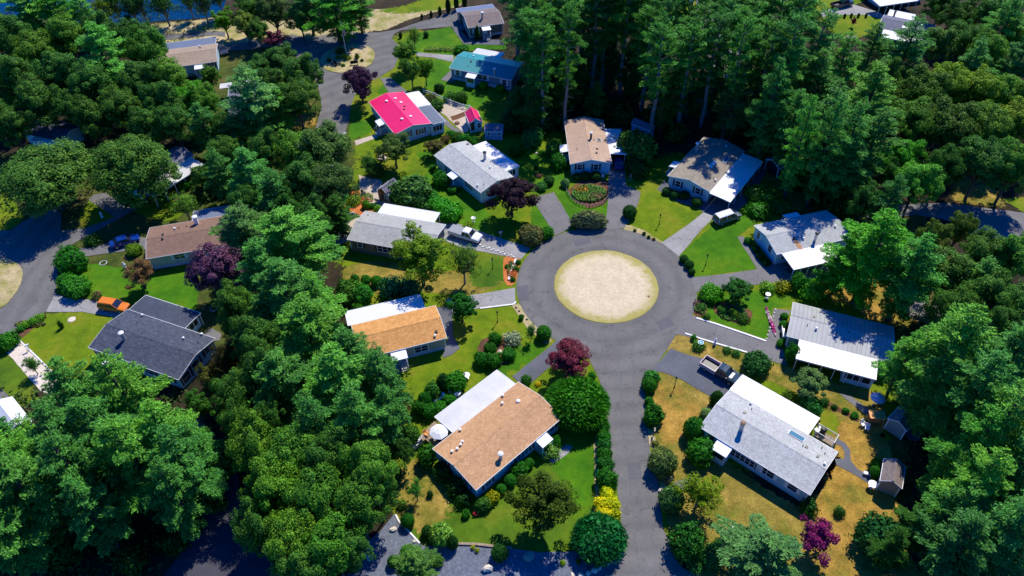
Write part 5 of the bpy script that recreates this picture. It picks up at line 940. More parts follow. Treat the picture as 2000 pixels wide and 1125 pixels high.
# row of clipped conifers by the top driveway and other small columns
for i, (x, y, r, h) in enumerate([(824, 32, 2.5, 1.2), (842, 28, 3, 1.6), (859, 22, 3.5, 2.2), (875, 12, 5, 3.6), (891, 6, 5, 3.6), (907, 2, 5, 3.6)]):
    plant('column', x, y, r, h, (.012, .035, .014), 'columnar_conifer', 'shrub', None, 'dark columnar conifers in a row on the top lawn')
for i, x in enumerate((1622, 1634, 1650, 1663, 1677, 1692)): plant('column', x, 31 - (i > 2), 2.6, 1.0, DK, 'columnar_conifer', 'shrub', None, 'small clipped conifers in a row along the upper right driveway')
S1 = [  # kind, x, y, r, h, colour
 ('ball', 693, 545, 9, 1.5, BG), ('ball', 714, 547, 10, 1.6, BG), ('ball', 735, 549, 11, 1.7, BG), ('ball', 752, 551, 9, 1.5, BG),
 ('ball', 1230, 414, 14, 2.2, DK), ('rhodo', 1037, 459, 24, 2.6, (.12, .15, .05)), ('bush', 1068, 455, 12, 1.7, BG), ('ball', 1336, 506, 9, 1.2, DK), ('ball', 1346, 517, 9.5, 1.3, DK), ('ball', 1351, 531, 7, 1.0, DK),
 ('bush', 1272, 738, 14, 1.8, (.04, .14, .03)), ('ball', 1268, 752, 15, 1.9, BG), ('ball', 1268, 784, 9, 1.2, BG), ('bush', 1276, 811, 19, 2.4, BG), ('rhodo', 1294, 902, 28, 3.2, (.11, .14, .07)), ('rhodo', 1312, 975, 25, 3, (.07, .14, .06)), ('bush', 1342, 1058, 31, 3.4, (.018, .085, .02)),
 ('ball', 1356, 837, 21, 3.2, BG), ('bush', 1369, 884, 25, 2.8, BG), ('ball', 1400, 780, 14, 2.6, (.015, .07, .01)), ('rhodo', 1380, 808, 12, 1.2, (.14, .2, .12)), ('bush', 1585, 795, 20, 2.2, (.02, .1, .03)), ('bush', 1390, 573, 20, 1.8, (.05, .17, .01)), ('loose', 1378, 575, 12, 1.2, (.08, .2, .01)), ('bush', 1561, 552, 15, 2.4, BG), ('loose', 1590, 568, 22, 2.6, (.06, .2, .02)), ('loose', 1530, 560, 14, 1.3, (.26, .27, .01)), ('loose', 1500, 562, 14, 1.1, (.1, .18, .02)),
 ('bush', 967, 661, 12, 1.5, BG), ('bush', 957, 682, 11, 1.6, BG), ('bush', 942, 702, 14, 1.8, BG), ('bush', 963, 704, 15, 1.8, BG), ('bush', 993, 692, 13, 1.3, BG), ('loose', 1001, 662, 16, 1.3, (.3, .36, .2)), ('ball', 1062, 650, 15, 2.1, BG),
 ('ball', 866, 747, 14, 2.8, DK), ('bush', 889, 746, 20, 2.4, BG), ('ball', 829, 782, 13, 2.6, BG), ('bush', 845, 762, 15, 2, (.05, .14, .03)), ('loose', 852, 772, 8, 1, (.2, .25, .01)), ('bush', 838, 802, 14, 1.8, BG), ('bush', 858, 796, 13, 1.4, BG), ('bush', 878, 783, 12, 1.3, BG), ('bush', 820, 795, 14, 2, BG), ('bush', 800, 850, 18, 2.5, OG2),
 ('ball', 1032, 905, 11, 1.3, BG), ('bush', 1015, 918, 16, 1.6, BG), ('ball', 996, 938, 13, 1.4, BG), ('ball', 979, 955, 10, 1.2, BG), ('bush', 961, 972, 13, 1.3, (.33, .32, .004)), ('bush', 943, 985, 15, 1.4, OG2), ('bush', 910, 1004, 8, .9, BG), ('bush', 1086, 864, 9, 1.6, BG), ('loose', 1075, 880, 18, 1.3, (.12, .18, .05)), ('bush', 834, 890, 17, 2.6, (.05, .14, .02)), ('loose', 865, 920, 18, 1.6, DK), ('loose', 890, 950, 18, 1.6, DK), ('loose', 905, 975, 14, 1.4, DK),
 ('ball', 796, 1017, 14, 1.7, (.015, .085, .01)), ('ball', 834, 1037, 11, 1.5, DK), ('rhodo', 862, 1043, 23, 2.4, (.16, .22, .05)), ('ball', 884, 1060, 11, 2.2, DK), ('ball', 976, 1080, 17, 1.9, DK), ('ball', 768, 1097, 12, 1.4, DK), ('bush', 797, 1083, 15, 2, (.07, .2, .01)), ('bush', 852, 1095, 12, 1.2, (.06, .13, .04)), ('loose', 1099, 1099, 5, .5, (.2, .28, .01)), ('loose', 1130, 1097, 5, .4, BG), ('loose', 924, 1069, 4, .5, (.4, .42, .02)), ('loose', 932, 1075, 4, .5, (.4, .42, .02)), ('bush', 685, 1108, 10, 1.2, DK), ('loose', 785, 985, 9, 1.0, (.08, .14, .03)), ('loose', 840, 965, 6, .9, DK),
 ('juniper', 1170, 1052, 48, 3.2, (.008, .085, .03)), ('bush', 1184, 935, 19, 2.2, BG), ('juniper', 1186, 944, 17, 1.6, (.03, .14, .008)), ('bush', 1182, 908, 15, 1.7, (.02, .1, .02)), ('bush', 1181, 888, 13, 1.6, BG), ('bush', 1180, 870, 13, 1.7, (.02, .1, .02)), ('bush', 1179, 851, 12, 1.5, BG), ('bush', 1178, 833, 12, 1.7, BG), ('bush', 1156, 735, 8, 1, BG), ('bush', 1028, 742, 9, 1.2, OG2), ('loose', 1050, 750, 5, .5, (.5, .45, .01)),
 ('bush', 1184, 964, 13, 1.5, (.55, .56, .008)), ('bush', 1176, 984, 14, 1.4, (.55, .56, .008)), ('bush', 1196, 985, 14, 1.5, (.55, .56, .008)), ('bush', 1180, 1004, 15, 1.3, (.55, .56, .008)), ('bush', 1200, 1005, 12, 1.2, (.55, .56, .008)),
 ('bush', 1040, 268, 18, 2.8, (.03, .12, .04)), ('bush', 1010, 292, 14, 2, BG), ('loose', 1030, 285, 8, 1, GRY), ('bush', 1082, 290, 17, 2.6, OG2), ('bush', 1090, 316, 15, 2.2, BG), ('ball', 1072, 353, 11, 1.4, DK), ('bush', 1058, 364, 11, 1, (.03, .12, .03)), ('rhodo', 1104, 358, 9, 1.4, GRY), ('loose', 1048, 327, 4, .8, DK), ('loose', 1052, 342, 7, .5, (.15, .08, .05)), ('bush', 1244, 330, 20, 2.6, DK), ('bush', 1256, 312, 16, 2.6, OG2),
 ('ball', 845, 328, 7, .9, BG), ('bush', 862, 350, 16, 2.2, BG), ('bush', 885, 370, 10, 1, BG), ('bush', 840, 388, 18, 1.7, (.03, .16, .02)), ('bush', 860, 400, 18, 1.7, (.03, .17, .02)), ('bush', 880, 415, 22, 2.2, (.035, .18, .015)), ('bush', 822, 400, 18, 1.6, OG2), ('loose', 915, 440, 10, 1, (.13, .18, .02)),
 ('ball', 1302, 373, 9, 1.1, DK), ('ball', 1319, 380, 10, 1.2, DK), ('ball', 1337, 381, 10, 1.3, DK), ('ball', 1361, 395, 11, 1.4, DK), ('ball', 1128, 345, 9, 1.2, DK), ('ball', 1143, 343, 10, 1.3, DK), ('ball', 1163, 343, 11, 1.4, DK),
 ('ball', 1461, 470, 8, 1, BG), ('ball', 1477, 486, 8, 1, DK), ('ball', 1486, 499, 9, 1, DK), ('ball', 1497, 512, 9, 1, DK), ('ball', 1532, 618, 8, 1, BG), ('ball', 1531, 634, 9, 1, BG), ('bush', 1525, 670, 8, .9, BG), ('bush', 1547, 692, 13, 3, BG), ('rhodo', 1478, 710, 27, 2.4, (.02, .08, .03)), ('loose', 1355, 660, 6, .8, BG), ('loose', 1365, 676, 12, .8, (.05, .12, .03)), ('bush', 1412, 605, 9, .9, OG2), ('bush', 1432, 611, 8, .9, (.12, .18, .02)), ('loose', 1452, 622, 11, .9, OG2), ('loose', 1370, 600, 9, .7, OG2), ('loose', 1420, 684, 8, .6, OG2), ('loose', 1438, 690, 8, .6, OG2), ('loose', 1380, 618, 7, .7, OG2),
 ('ball', 944, 166, 9, 1.3, (.07, .19, .01)), ('ball', 977, 172, 9, 1.3, (.07, .19, .01)), ('bush', 902, 97, 13, 1.6, (.03, .14, .01)), ('bush', 900, 190, 12, 2, OG2), ('bush', 858, 172, 9, 1.6, DK), ('bush', 852, 205, 13, 1.6, OG2), ('bush', 840, 195, 12, 1.8, (.08, .1, .02)), ('loose', 880, 188, 12, 1.5, (.05, .14, .03)), ('ball', 782, 69, 3.5, 1.4, DK), ('loose', 832, 68, 5, 1.2, DK),
 ('bush', 907, 272, 10, 1.6, (.02, .14, .02)), ('bush', 928, 278, 11, 1.6, BG), ('bush', 895, 268, 10, 1.3, OG2), ('bush', 870, 272, 9, 1, BROWN), ('loose', 880, 262, 10, 1, BG), ('loose', 735, 330, 18, 2, OG), ('bush', 715, 400, 8, 1.3, (.1, .2, .02)), ('loose', 690, 392, 12, 1.2, (.14, .2, .02)), ('loose', 672, 385, 10, 1, (.05, .2, .08)), ('loose', 738, 408, 8, 1, (.15, .22, .03)), ('bush', 728, 402, 6, .8, BG),
 ('bush', 138, 508, 27, 3, BG), ('bush', 132, 550, 18, 2, (.03, .12, .01)), ('bush', 150, 562, 22, 2.4, (.03, .13, .02)), ('bush', 262, 488, 13, 1.6, (.12, .17, .02)), ('bush', 12, 667, 20, 2, BG), ('airy', 62, 714, 20, 3.5, (.04, .12, .02)), ('loose', 40, 642, 7, .7, BG), ('loose', 50, 634, 8, .8, (.1, .2, .02)), ('loose', 64, 628, 9, .9, (.09, .2, .02)), ('loose', 78, 620, 9, .8, (.12, .22, .03)), ('loose', 118, 635, 4, 1.4, DK), ('loose', 180, 470, 14, 1.2, DK), ('loose', 188, 578, 9, .9, (.12, .14, .04)),
 ('bush', 360, 362, 9, 1.6, BG), ('bush', 373, 357, 8, 1.5, OG), ('loose', 395, 375, 22, 1.8, (.06, .09, .03)), ('loose', 420, 365, 20, 2, OG2), ('bush', 705, 575, 22, 2.6, BG), ('loose', 765, 560, 22, 2.5, (.04, .13, .08)), ('bush', 700, 598, 12, 1.4, (.06, .17, .01)), ('bush', 680, 570, 24, 3, OG2), ('loose', 800, 560, 20, 2, (.04, .12, .08)), ('bush', 655, 650, 22, 2, OG2),
 ('bush', 1715, 1045, 36, 4, (.02, .08, .03)), ('ball', 1712, 906, 11, 1.6, BG), ('ball', 1709, 922, 11, 1.6, BG), ('loose', 1630, 795, 6, .5, DK), ('bush', 1652, 802, 6, .6, BG), ('bush', 1669, 811, 7, .6, BG), ('loose', 1610, 785, 9, .7, DK), ('loose', 1640, 1000, 10, 1, OG), ('loose', 1580, 990, 16, 1.5, DK), ('loose', 1540, 775, 12, 1.5, (.08, .12, .02)), ('loose', 1735, 690, 16, 1.5, (.2, .18, .03)), ('bush', 1390, 1085, 20, 2.2, PG), ('bush', 1410, 1070, 18, 2, PG), ('loose', 1358, 1105, 14, 1.2, PG), ('loose', 445, 885, 14, 1.6, (.2, .2, .04)), ('ball', 432, 893, 7, 1, DK), ('loose', 340, 1060, 24, 2, DK), ('loose', 255, 1095, 26, 2.5, DK), ('loose', 120, 1080, 30, 3, DK), ('loose', 420, 980, 20, 2, DK), ('loose', 440, 910, 20, 2, OG2), ('loose', 200, 985, 26, 2, (.05, .09, .01)), ('loose', 1306, 935, 9, 1, (.2, .2, .1)), ('loose', 1280, 866, 7, .6, (.14, .16, .03)),
 ('loose', 1008, 525, 6, .7, OG2), ('loose', 1002, 545, 5, .6, OG2), ('loose', 1012, 512, 5, .6, BG), ('loose', 990, 520, 4, .5, BG), ('bush', 1018, 620, 5, .8, BG),
 ('loose', 1240, 450, 3, .4, OG), ('loose', 1258, 456, 3.5, .5, DK), ('loose', 1267, 463, 3, .5, DK), ('loose', 1277, 467, 3, .4, (.12, .1, .04)), ('loose', 665, 100, 9, 1, OG), ('loose', 660, 112, 5, .7, (.2, .22, .02)), ('loose', 673, 110, 6, 1, (.16, .22, .02)), ('loose', 680, 113, 5, .9, (.2, .24, .02)), ('loose', 697, 110, 4, 1.2, (.16, .2, .02)), ('loose', 643, 118, 5, .6, DK), ('loose', 670, 128, 4, .5, DK), ('loose', 707, 118, 3, .6, DK), ('loose', 688, 95, 3, .6, (.1, .06, .03)),
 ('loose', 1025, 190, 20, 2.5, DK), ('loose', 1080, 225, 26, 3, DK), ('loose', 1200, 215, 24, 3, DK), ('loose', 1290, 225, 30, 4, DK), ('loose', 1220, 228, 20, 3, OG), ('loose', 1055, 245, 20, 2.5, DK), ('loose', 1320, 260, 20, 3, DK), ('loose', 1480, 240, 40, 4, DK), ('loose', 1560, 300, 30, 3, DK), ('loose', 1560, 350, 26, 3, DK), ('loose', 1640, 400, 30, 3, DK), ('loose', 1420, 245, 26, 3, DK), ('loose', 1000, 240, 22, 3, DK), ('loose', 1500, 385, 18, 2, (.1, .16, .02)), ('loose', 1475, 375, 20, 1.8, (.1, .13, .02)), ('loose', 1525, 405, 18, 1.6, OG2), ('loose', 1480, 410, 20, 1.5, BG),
]
for k, x, y, r, h, c in S1:
    nm = {'ball': 'clipped_shrub', 'rhodo': 'rhododendron', 'bush': 'shrub', 'juniper': 'juniper', 'loose': 'garden_plant', 'airy': 'sapling'}[k]
    plant(k, x, y, r, h, c, nm, 'shrub' if k != 'loose' else 'plant')
plant('rhodo', 1150, 430, 36, 2.6, (.13, .16, .06), 'rhododendron', 'shrub', 'wide mounded twin-topped bush on the north edge of the ring road', squash=.5)
# ------------------------------------------------------------------ vehicles
TAILL = plain('tail_light', (.5, .01, .01), .3); HEADL = plain('head_light', (.75, .75, .72), .2); ALLOY = plain('alloy_rim', (.5, .5, .5), .35, .5)
def paint(name, c, metal=.0, rough=.1):
    m, nt, b = newmat(name); b.inputs['Base Color'].default_value = (*c, 1); b.inputs['Metallic'].default_value = metal; b.inputs['Roughness'].default_value = rough
    return m
def loft(m, st, mi=0):
    n = len(st[0]); vs = [p for s_ in st for p in s_]; fs = []
    for i in range(len(st) - 1):
        for j in range(n): fs.append((i * n + j, i * n + (j + 1) % n, (i + 1) * n + (j + 1) % n, (i + 1) * n + j))
    fs += [tuple(range(n))[::-1], tuple(range((len(st) - 1) * n, len(st) * n))]; m.add(vs, fs, mi)
def ring8(x, hw, zb, zt, crown=.04): return [(x, -hw * .93, zb), (x, -hw, zb + .18), (x, -hw, zt - .22), (x, -hw * .94, zt - .05), (x, -hw * .6, zt + crown), (x, hw * .6, zt + crown), (x, hw * .94, zt - .05), (x, hw, zt - .22), (x, hw, zb + .18), (x, hw * .93, zb)]
def ringc(x0, x1, hb, ht, zb, zt): return x0, x1, hb, ht, zb, zt
def vehicle(kind, px, py, hx, hy, col, label, name, cat, roofcol=None, bed=None):
    c = G(px, py, .7); hd = G(hx, hy, .7) - c; rz = math.atan2(hd.y, hd.x); r = empty(name, (c.x, c.y, .07), rz, label, cat)
    D = dict(sedan=(4.7, .9, 1.42, .93), suv=(4.6, .93, 1.66, 1.02), van=(5.1, .97, 1.75, 1.02), pickup=(5.7, .98, 1.82, 1.08))[kind]; L, W, Ht, Hb = D; h = L / 2
    m = MB()
    if kind == 'pickup':
        loft(m, [ring8(-.35, W, .42, Hb), ring8(1.0, W, .4, Hb + .02), ring8(h - .9, W, .4, Hb + .02), ring8(h - .15, W * .95, .42, Hb - .08), ring8(h, W * .85, .5, Hb - .25)])
        b_ = m.build('body', paint(name + '_paint', col), r, False)
        k = MB(); x0, x1 = -h, -.36
        k.box(x0, x1, -W, -W + .1, .45, Hb + .08); k.box(x0, x1, W - .1, W, .45, Hb + .08); k.box(x0, x0 + .08, -W + .1, W - .1, .45, Hb + .06); k.box(x1 - .08, x1, -W + .1, W - .1, .45, Hb + .08); k.box(x0 + .08, x1 - .08, -W + .1, W - .1, .5, .62)
        bd = k.build('cargo_bed', paint(name + '_bed_paint', bed or col), r)
        k = MB(); k.box(x0 + .1, x1 - .1, -W + .12, W - .12, .625, .66) if bed else k.box(x0 + .02, x1 - .02, -W + .03, W - .03, Hb + .085, Hb + .13)
        k.build('bed_liner' if bed else 'bed_cover', DARKM if bed else plain('grey_cover', (.25, .26, .28), .6), bd)
        cab = (-.34, -.15, .95, 1.6)
    else:
        fr = .62 if kind != 'van' else .78
        loft(m, [ring8(-h, W * .86, .45, Hb - .1), ring8(-h + .2, W * .96, .35, Hb), ring8(-h + 1, W, .3, Hb + .02), ring8(.6, W, .3, Hb), ring8(h - 1.0, W * .98, .3, Hb - .06), ring8(h - .25, W * .92, .35, Hb - .2), ring8(h, W * .78, .42, Hb - .35)])
        b_ = m.build('body', paint(name + '_paint', col), r, False)
        cab = dict(sedan=(-1.7, -1.0, .35, 1.15), suv=(-2.15, -1.9, .35, 1.2), van=(-2.4, -2.2, .75, 1.65))[kind]
    xb, xbt, xft, xf = cab; hb, ht = W * .93, W * .74
    g = MB(); loft(g, [[(xb, -hb, Hb - .05), (xb, hb, Hb - .05), (xb, hb * .98, Hb), (xb, -hb * .98, Hb)], [(xbt, -hb, Hb - .05), (xbt, hb, Hb - .05), (xbt, ht, Ht - .05), (xbt, -ht, Ht - .05)], [(xft, -hb, Hb - .05), (xft, hb, Hb - .05), (xft, ht, Ht - .05), (xft, -ht, Ht - .05)], [(xf, -hb * .9, Hb - .08), (xf, hb * .9, Hb - .08), (xf, hb * .86, Hb - .02), (xf, -hb * .86, Hb - .02)]])
    g.build('windows', GLASS, r)
    k = MB(); loft(k, [[(xbt - .08, -ht - .02, Ht - .07), (xbt - .08, ht + .02, Ht - .07), (xbt - .02, ht * .9, Ht + .0), (xbt - .02, -ht * .9, Ht + .0)], [((xbt + xft) / 2, -ht - .03, Ht - .07), ((xbt + xft) / 2, ht + .03, Ht - .07), ((xbt + xft) / 2, ht * .85, Ht + .05), ((xbt + xft) / 2, -ht * .85, Ht + .05)], [(xft + .1, -ht - .01, Ht - .08), (xft + .1, ht + .01, Ht - .08), (xft + .03, ht * .88, Ht - .01), (xft + .03, -ht * .88, Ht - .01)]])
    for sy in (-1, 1):
        for xa, xbq in (((xbt + xft) / 2, (xbt + xft) / 2),): k.tube((xa, sy * (hb + .01), Hb - .05), (xbq, sy * (ht + .02), Ht - .05), .04, .04, 5)
        k.tube((xb, sy * hb, Hb - .03), (xbt, sy * (ht + .01), Ht - .05), .05, .05, 5); k.tube((xf, sy * hb * .9, Hb - .04), (xft, sy * (ht + .01), Ht - .05), .04, .04, 5)
    k.build('roof', paint(name + '_roof_paint', roofcol or col), r)
    for sx in (-1, 1):
        for sy in (-1, 1):
            k = MB(); x = sx * (h - .92); k.tube((x, sy * (W - .2), .33), (x, sy * (W + .015), .33), .34, .34, 16); wl = k.build('wheel', RUBBER, r)
            k = MB(); k.tube((x, sy * (W + .016), .33), (x, sy * (W + .03), .33), .21, .18, 12); k.build('rim', ALLOY, wl)
    for sy in (-1, 1):
        k = MB(); x0 = h - .12; k.box(x0 - .12, x0 + .03, sy * W * .62 - .18, sy * W * .62 + .18, Hb - .46, Hb - .3); k.build('headlight', HEADL, r)
        k = MB(); k.box(-h - .02, -h + .1, sy * W * .72 - .12, sy * W * .72 + .12, Hb - .42, Hb - .16); k.build('tail_light', TAILL, r)
        k = MB(); k.box(xf - .35, xf - .15, sy * (W + .02) - .09, sy * (W + .02) + .09, Hb - .02, Hb + .14); k.build('mirror', DARKM, r)
    return r
vehicle('pickup', 909, 458, 935, 466, (.8, .8, .8), 'white pickup with grey bed cover beside the faded grey roofed home', 'pickup_truck', 'truck')
vehicle('pickup', 1407, 725, 1440, 744, (.035, .06, .08), 'dark pickup with pale empty cargo bed in front of the white side roof', 'pickup_truck', 'truck', bed=(.6, .45, .44))
vehicle('van', 1420, 424, 1443, 416, (.13, .17, .18), 'silver green minivan with bright white roof below the taupe roofed home', 'minivan', 'van', roofcol=(.75, .78, .8))
vehicle('suv', 222, 597, 250, 601, (.72, .2, .015), 'orange hatchback in front of the charcoal roofed home', 'parked_car', 'car')
vehicle('sedan', 243, 470, 268, 462, (.005, .035, .22), 'bright blue sedan on the shaded driveway left of the brown roof', 'parked_car', 'car')
vehicle('sedan', 1207, 316, 1203, 290, (.02, .03, .12), 'dark blue car under the carport of the pinkish tan roofed home', 'parked_car', 'car')
vehicle('pickup', 1645, 8, 1668, 3, (.02, .02, .022), 'black pickup on the driveway at the top right edge', 'pickup_truck', 'truck', bed=(.05, .04, .04))
vehicle('sedan', 434, 96, 441, 108, (.04, .05, .07), 'dark sedan at the end of the beige roofed home', 'parked_car', 'car')
vehicle('sedan', 1336, 3, 1352, 2, (.01, .04, .2), 'blue car at the very top edge behind the tall pines', 'parked_car', 'car')
vehicle('suv', 1553, 512, 1543, 526, (.03, .04, .05), 'dark car under the carport beside the rust-streaked roof', 'parked_car', 'car')
# ------------------------------------------------------------------ garden things
def single(name, m, mats, px, py, label, cat, rz=0, z=.05, group=None, pt=None, smooth=False):
    o = m.build(name, mats, None, smooth); g = pt or G(px, py, z); o.location = (g.x, g.y, z); o.rotation_euler = (0, 0, rz); return tag(o, label, cat, group)
def umbrella(px, py, r, h, label, z0=.05, mat=WHITE):
    g = G(px, py, h - .25); o = empty('patio_umbrella', (g.x, g.y, z0), .3, label, 'umbrella'); hh = h - z0
    m = MB(); n = 8; R8 = lambda rr_, z: [(rr_ * math.cos(2 * math.pi * i / n), rr_ * math.sin(2 * math.pi * i / n), z) for i in range(n)]
    a, b_, c_ = R8(r, hh - .5), R8(r * .5, hh - .17), R8(.06, hh); vs = a + b_ + c_ + [(x, y, z - .03) for x, y, z in a]
    m.add(vs, [(i, (i + 1) % n, n + (i + 1) % n, n + i) for i in range(n)] + [(n + i, n + (i + 1) % n, 2 * n + (i + 1) % n, 2 * n + i) for i in range(n)] + [tuple(range(2 * n, 3 * n)), tuple(range(3 * n, 4 * n))[::-1]] + [(i, 3 * n + i, 3 * n + (i + 1) % n, (i + 1) % n) for i in range(n)])
    m.build('canopy', mat, o); m = MB(); m.tube((0, 0, 0), (0, 0, hh + .1), .03, .03, 7); m.build('pole', GREYM, o)
    m = MB(); m.lathe([(.28, 0), (.28, .06), (.06, .12)], 12); m.build('base', DARKM, o); return o
def chair(px, py, rz, label, mat=WHITE, group=None, z=.05, name='garden_chair'):
    g = G(px, py, z + .3); o = empty(name, (g.x, g.y, z), rz, label, 'chair', group)
    m = MB(); m.box(-.26, .26, -.26, .26, .4, .45); m.build('seat', mat, o)
    m = MB(); m.add([(-.26, .24, .45), (.26, .24, .45), (.26, .36, 1.0), (-.26, .36, 1.0), (-.26, .28, .45), (.26, .28, .45), (.26, .40, 1.0), (-.26, .40, 1.0)], [(0, 1, 2, 3), (4, 7, 6, 5), (0, 4, 5, 1), (2, 6, 7, 3), (0, 3, 7, 4), (1, 5, 6, 2)]); m.build('backrest', mat, o)
    for sx in (-1, 1):
        for sy in (-1, 1): m = MB(); m.box(sx * .23 - .025, sx * .23 + .025, sy * .23 - .025, sy * .23 + .025, 0, .4); m.build('leg', mat, o)
        m = MB(); m.box(sx * .27 - .03, sx * .27 + .03, -.25, .28, .62, .66); m.build('armrest', mat, o)
    return o
def table(px, py, r, label, mat=WHITE, h=.74, z=.05):
    g = G(px, py, z + h); o = empty('garden_table', (g.x, g.y, z), 0, label, 'table'); m = MB(); m.lathe([(r * .96, h - .04), (r, h - .02), (r, h), (r * .98, h + .01)], 20); m.build('tabletop', mat, o)
    m = MB(); m.lathe([(.3, 0), (.28, .04), (.05, .08), (.05, h - .04)], 10); m.build('pedestal', GREYM, o); return o
def lamp(px, py, label, h=2.2):
    g = G(px, py, .04); o = empty('lamp_post', (g.x, g.y, .04), 0, label, 'lamp post', 'black lamp posts on the front lawns')
    m = MB(); m.lathe([(.12, 0), (.1, .15), (.05, .2), (.045, h - .35)], 8); m.build('post', DARKM, o)
    m = MB(); m.lathe([(.07, h - .35), (.13, h - .05), (.13, h - .02)], 6); hd = m.build('lantern', GLASS, o)
    m = MB(); m.lathe([(.19, h - .02), (.12, h + .08), (.02, h + .2)], 6); m.build('cap', DARKM, hd)
    m = MB(); m.tube((-.25, 0, h - .55), (.25, 0, h - .55), .02, .02, 5); m.build('crossbar', DARKM, o)
for x, y, l in ((1378, 518, 'black lamp post on the vivid lawn right of the minivan driveway'), (1287, 439, 'black lamp post on the yellowish lawn left of the minivan driveway'), (1317, 757, 'black lamp post on the dry grass below the dark pickup'), (971.6, 629, 'black lamp post on the lawn right of the orange roofed home'), (962, 525, 'black lamp post on the lawn beneath the white pickup'), (24, 414, 'black lamp post on the lawn at the left edge'), (1151, 405, 'black lamp post by the round flower bed fence')): lamp(x, y, l)
umbrella(857, 841, 1.25, 3.0, 'white octagonal patio umbrella over the wooden deck', .6)
def deck(p, z, label, rail=True, mat=WOOD):
    q = [G(*a, z) for a in p]; c = sum(q, Vector()) / len(q); o = empty('wooden_deck', (c.x, c.y, 0), 0, label, 'deck'); ql = [(v.x - c.x, v.y - c.y) for v in q]
    m = MB(); m.prismz(ql, z - .12, z); m.build('floor', mat, o)
    for a in ql: m = MB(); m.box(a[0] - .06, a[0] + .06, a[1] - .06, a[1] + .06, 0, z + (.95 if rail else -.12)); m.build('post', WHITE, o)
    if rail:
        for a, b_ in zip(ql, ql[1:]):
            m = MB(); m.tube((*a, z + .92), (*b_, z + .92), .05, .05, 5); n = max(2, int(math.dist(a, b_) / .35))
            for i in range(1, n): t = i / n; x, y = a[0] + (b_[0] - a[0]) * t, a[1] + (b_[1] - a[1]) * t; m.tube((x, y, z), (x, y, z + .92), .02, .02, 4, caps=False)
            m.build('railing', WHITE, o)
    return o
deck([(885, 846), (848, 823), (822, 850), (848, 872)], .6, 'weathered wooden deck under the white umbrella', False)
deck([(1597, 836), (1634, 858), (1626, 872), (1590, 850)], .6, 'small railed deck at the end of the plain white side roof')
m = MB(); m.lathe([(.32, 0), (.4, .5), (.42, .85), (.3, 1.05), (.05, 1.1)], 14); single('covered_grill', m, DARKM, 1606, 846, 'black covered barbecue on the railed deck', 'grill', z=.6)
m = MB(); m.box(-.5, .5, -.3, .3, .4, .46); m.box(-.45, -.4, -.25, .25, 0, .4); m.box(.4, .45, -.25, .25, 0, .4); single('side_table', m, WHITE, 1597, 842, 'low white table at the left of the railed deck', 'table', .5, .6)
for x, y, rz, l, mt in ((833, 848, 1, 'orange cushioned chair at the far left of the umbrella deck', OWOOD), (827, 858, 2.2, 'wooden chair on the umbrella deck corner', WOOD), (842, 860, 3.6, 'brown chair just below the white umbrella', WOOD)): chair(x, y, rz, l, mt, None, .6)
m = MB(); m.box(-.9, .9, -.45, .45, 0, .75); m.box(-.95, .95, -.5, .5, .75, .85); single('hot_tub', m, [GREYM], 816, 868, 'pale blue topped storage chest left of the umbrella deck', 'chest', .8)
table(911, 732, .5, 'round white topped garden table on the lawn above the tan roof', WHITE, .7); table(893, 767, .5, 'white round table beside the hedge of the tan roofed home')
chair(882, 766, 1.2, 'white plastic chair left of the white round table'); m = MB(); m.box(-.9, .5, -.3, .3, .25, .32); m.box(.5, .9, -.3, .3, .3, .6)
for x in (-.8, .45):
    for y in (-.25, .25): m.box(x - .03, x + .03, y - .03, y + .03, 0, .26)
single('sun_lounger', m, WHITE, 858, 779, 'white sun lounger lying by the clipped hedge', 'lounger', .6)
for x, y, rz, l in ((1685, 829, .4, 'upper white garden chair on the grass beside the orange swing'), (1693, 837, -.4, 'lower white garden chair on the grass beside the orange swing'), (1177, 345, 3.1, 'white chair against the gable with the shutters'), (1083, 880, 2, 'white chair near the awning of the tan roofed home'), (938, 70, 2.6, 'white chair beneath the small awning of the olive walled home')): chair(x, y, rz, l)
o = empty('garden_swing', G(1705, 826, 0), -.15, 'orange wooden garden swing with canopy near the green gabled shed', 'swing seat')
m = MB(); m.box(-1.0, 1.0, -.7, .7, 1.75, 1.82); m.build('canopy', OWOOD, o); m = MB(); m.box(-.8, .8, -.3, .3, .5, .58); m.box(-.8, .8, .3, .36, .58, 1.05); m.build('seat', OWOOD, o)
for sx in (-1, 1):
    for sy in (-1, 1): m = MB(); m.tube((sx * .95, sy * .75, 0), (sx * .95, sy * .15, 1.8), .05, .05, 5); m.build('leg', OWOOD, o)
umbrella(1716, 775, 1.0, 2.2, 'pale round umbrella table by the screened porch corner', .05, plain('pale_canvas', (.5, .5, .58), .7)); table(1783, 850, .9, 'round grey-blue covered table in shade right of the green gabled shed', plain('blue_cover', (.06, .08, .14), .6), .8)
table(1705, 945, .55, 'white round birdbath left of the taupe gabled shed', WHITE, .8); m = MB(); m.box(-.5, .5, -.2, .2, .35, .45); m.box(-.45, -.35, -.15, .15, 0, .35); m.box(.35, .45, -.15, .15, 0, .35); single('garden_bench', m, WHITE, 1693, 928, 'small white bench at the end of the curved path', 'bench', -.4)
def bench(px, py, rz, label, mat=DARKM):
    g = G(px, py, .5); o = empty('park_bench', (g.x, g.y, .16), rz, label, 'bench'); m = MB(); m.box(-.85, .85, -.22, .22, .4, .46); m.build('seat', mat, o); m = MB(); m.box(-.85, .85, .2, .26, .46, .95); m.build('backrest', mat, o)
    for sx in (-1, 1): m = MB(); m.box(sx * .75 - .04, sx * .75 + .04, -.2, .22, 0, .4); m.build('leg', mat, o)
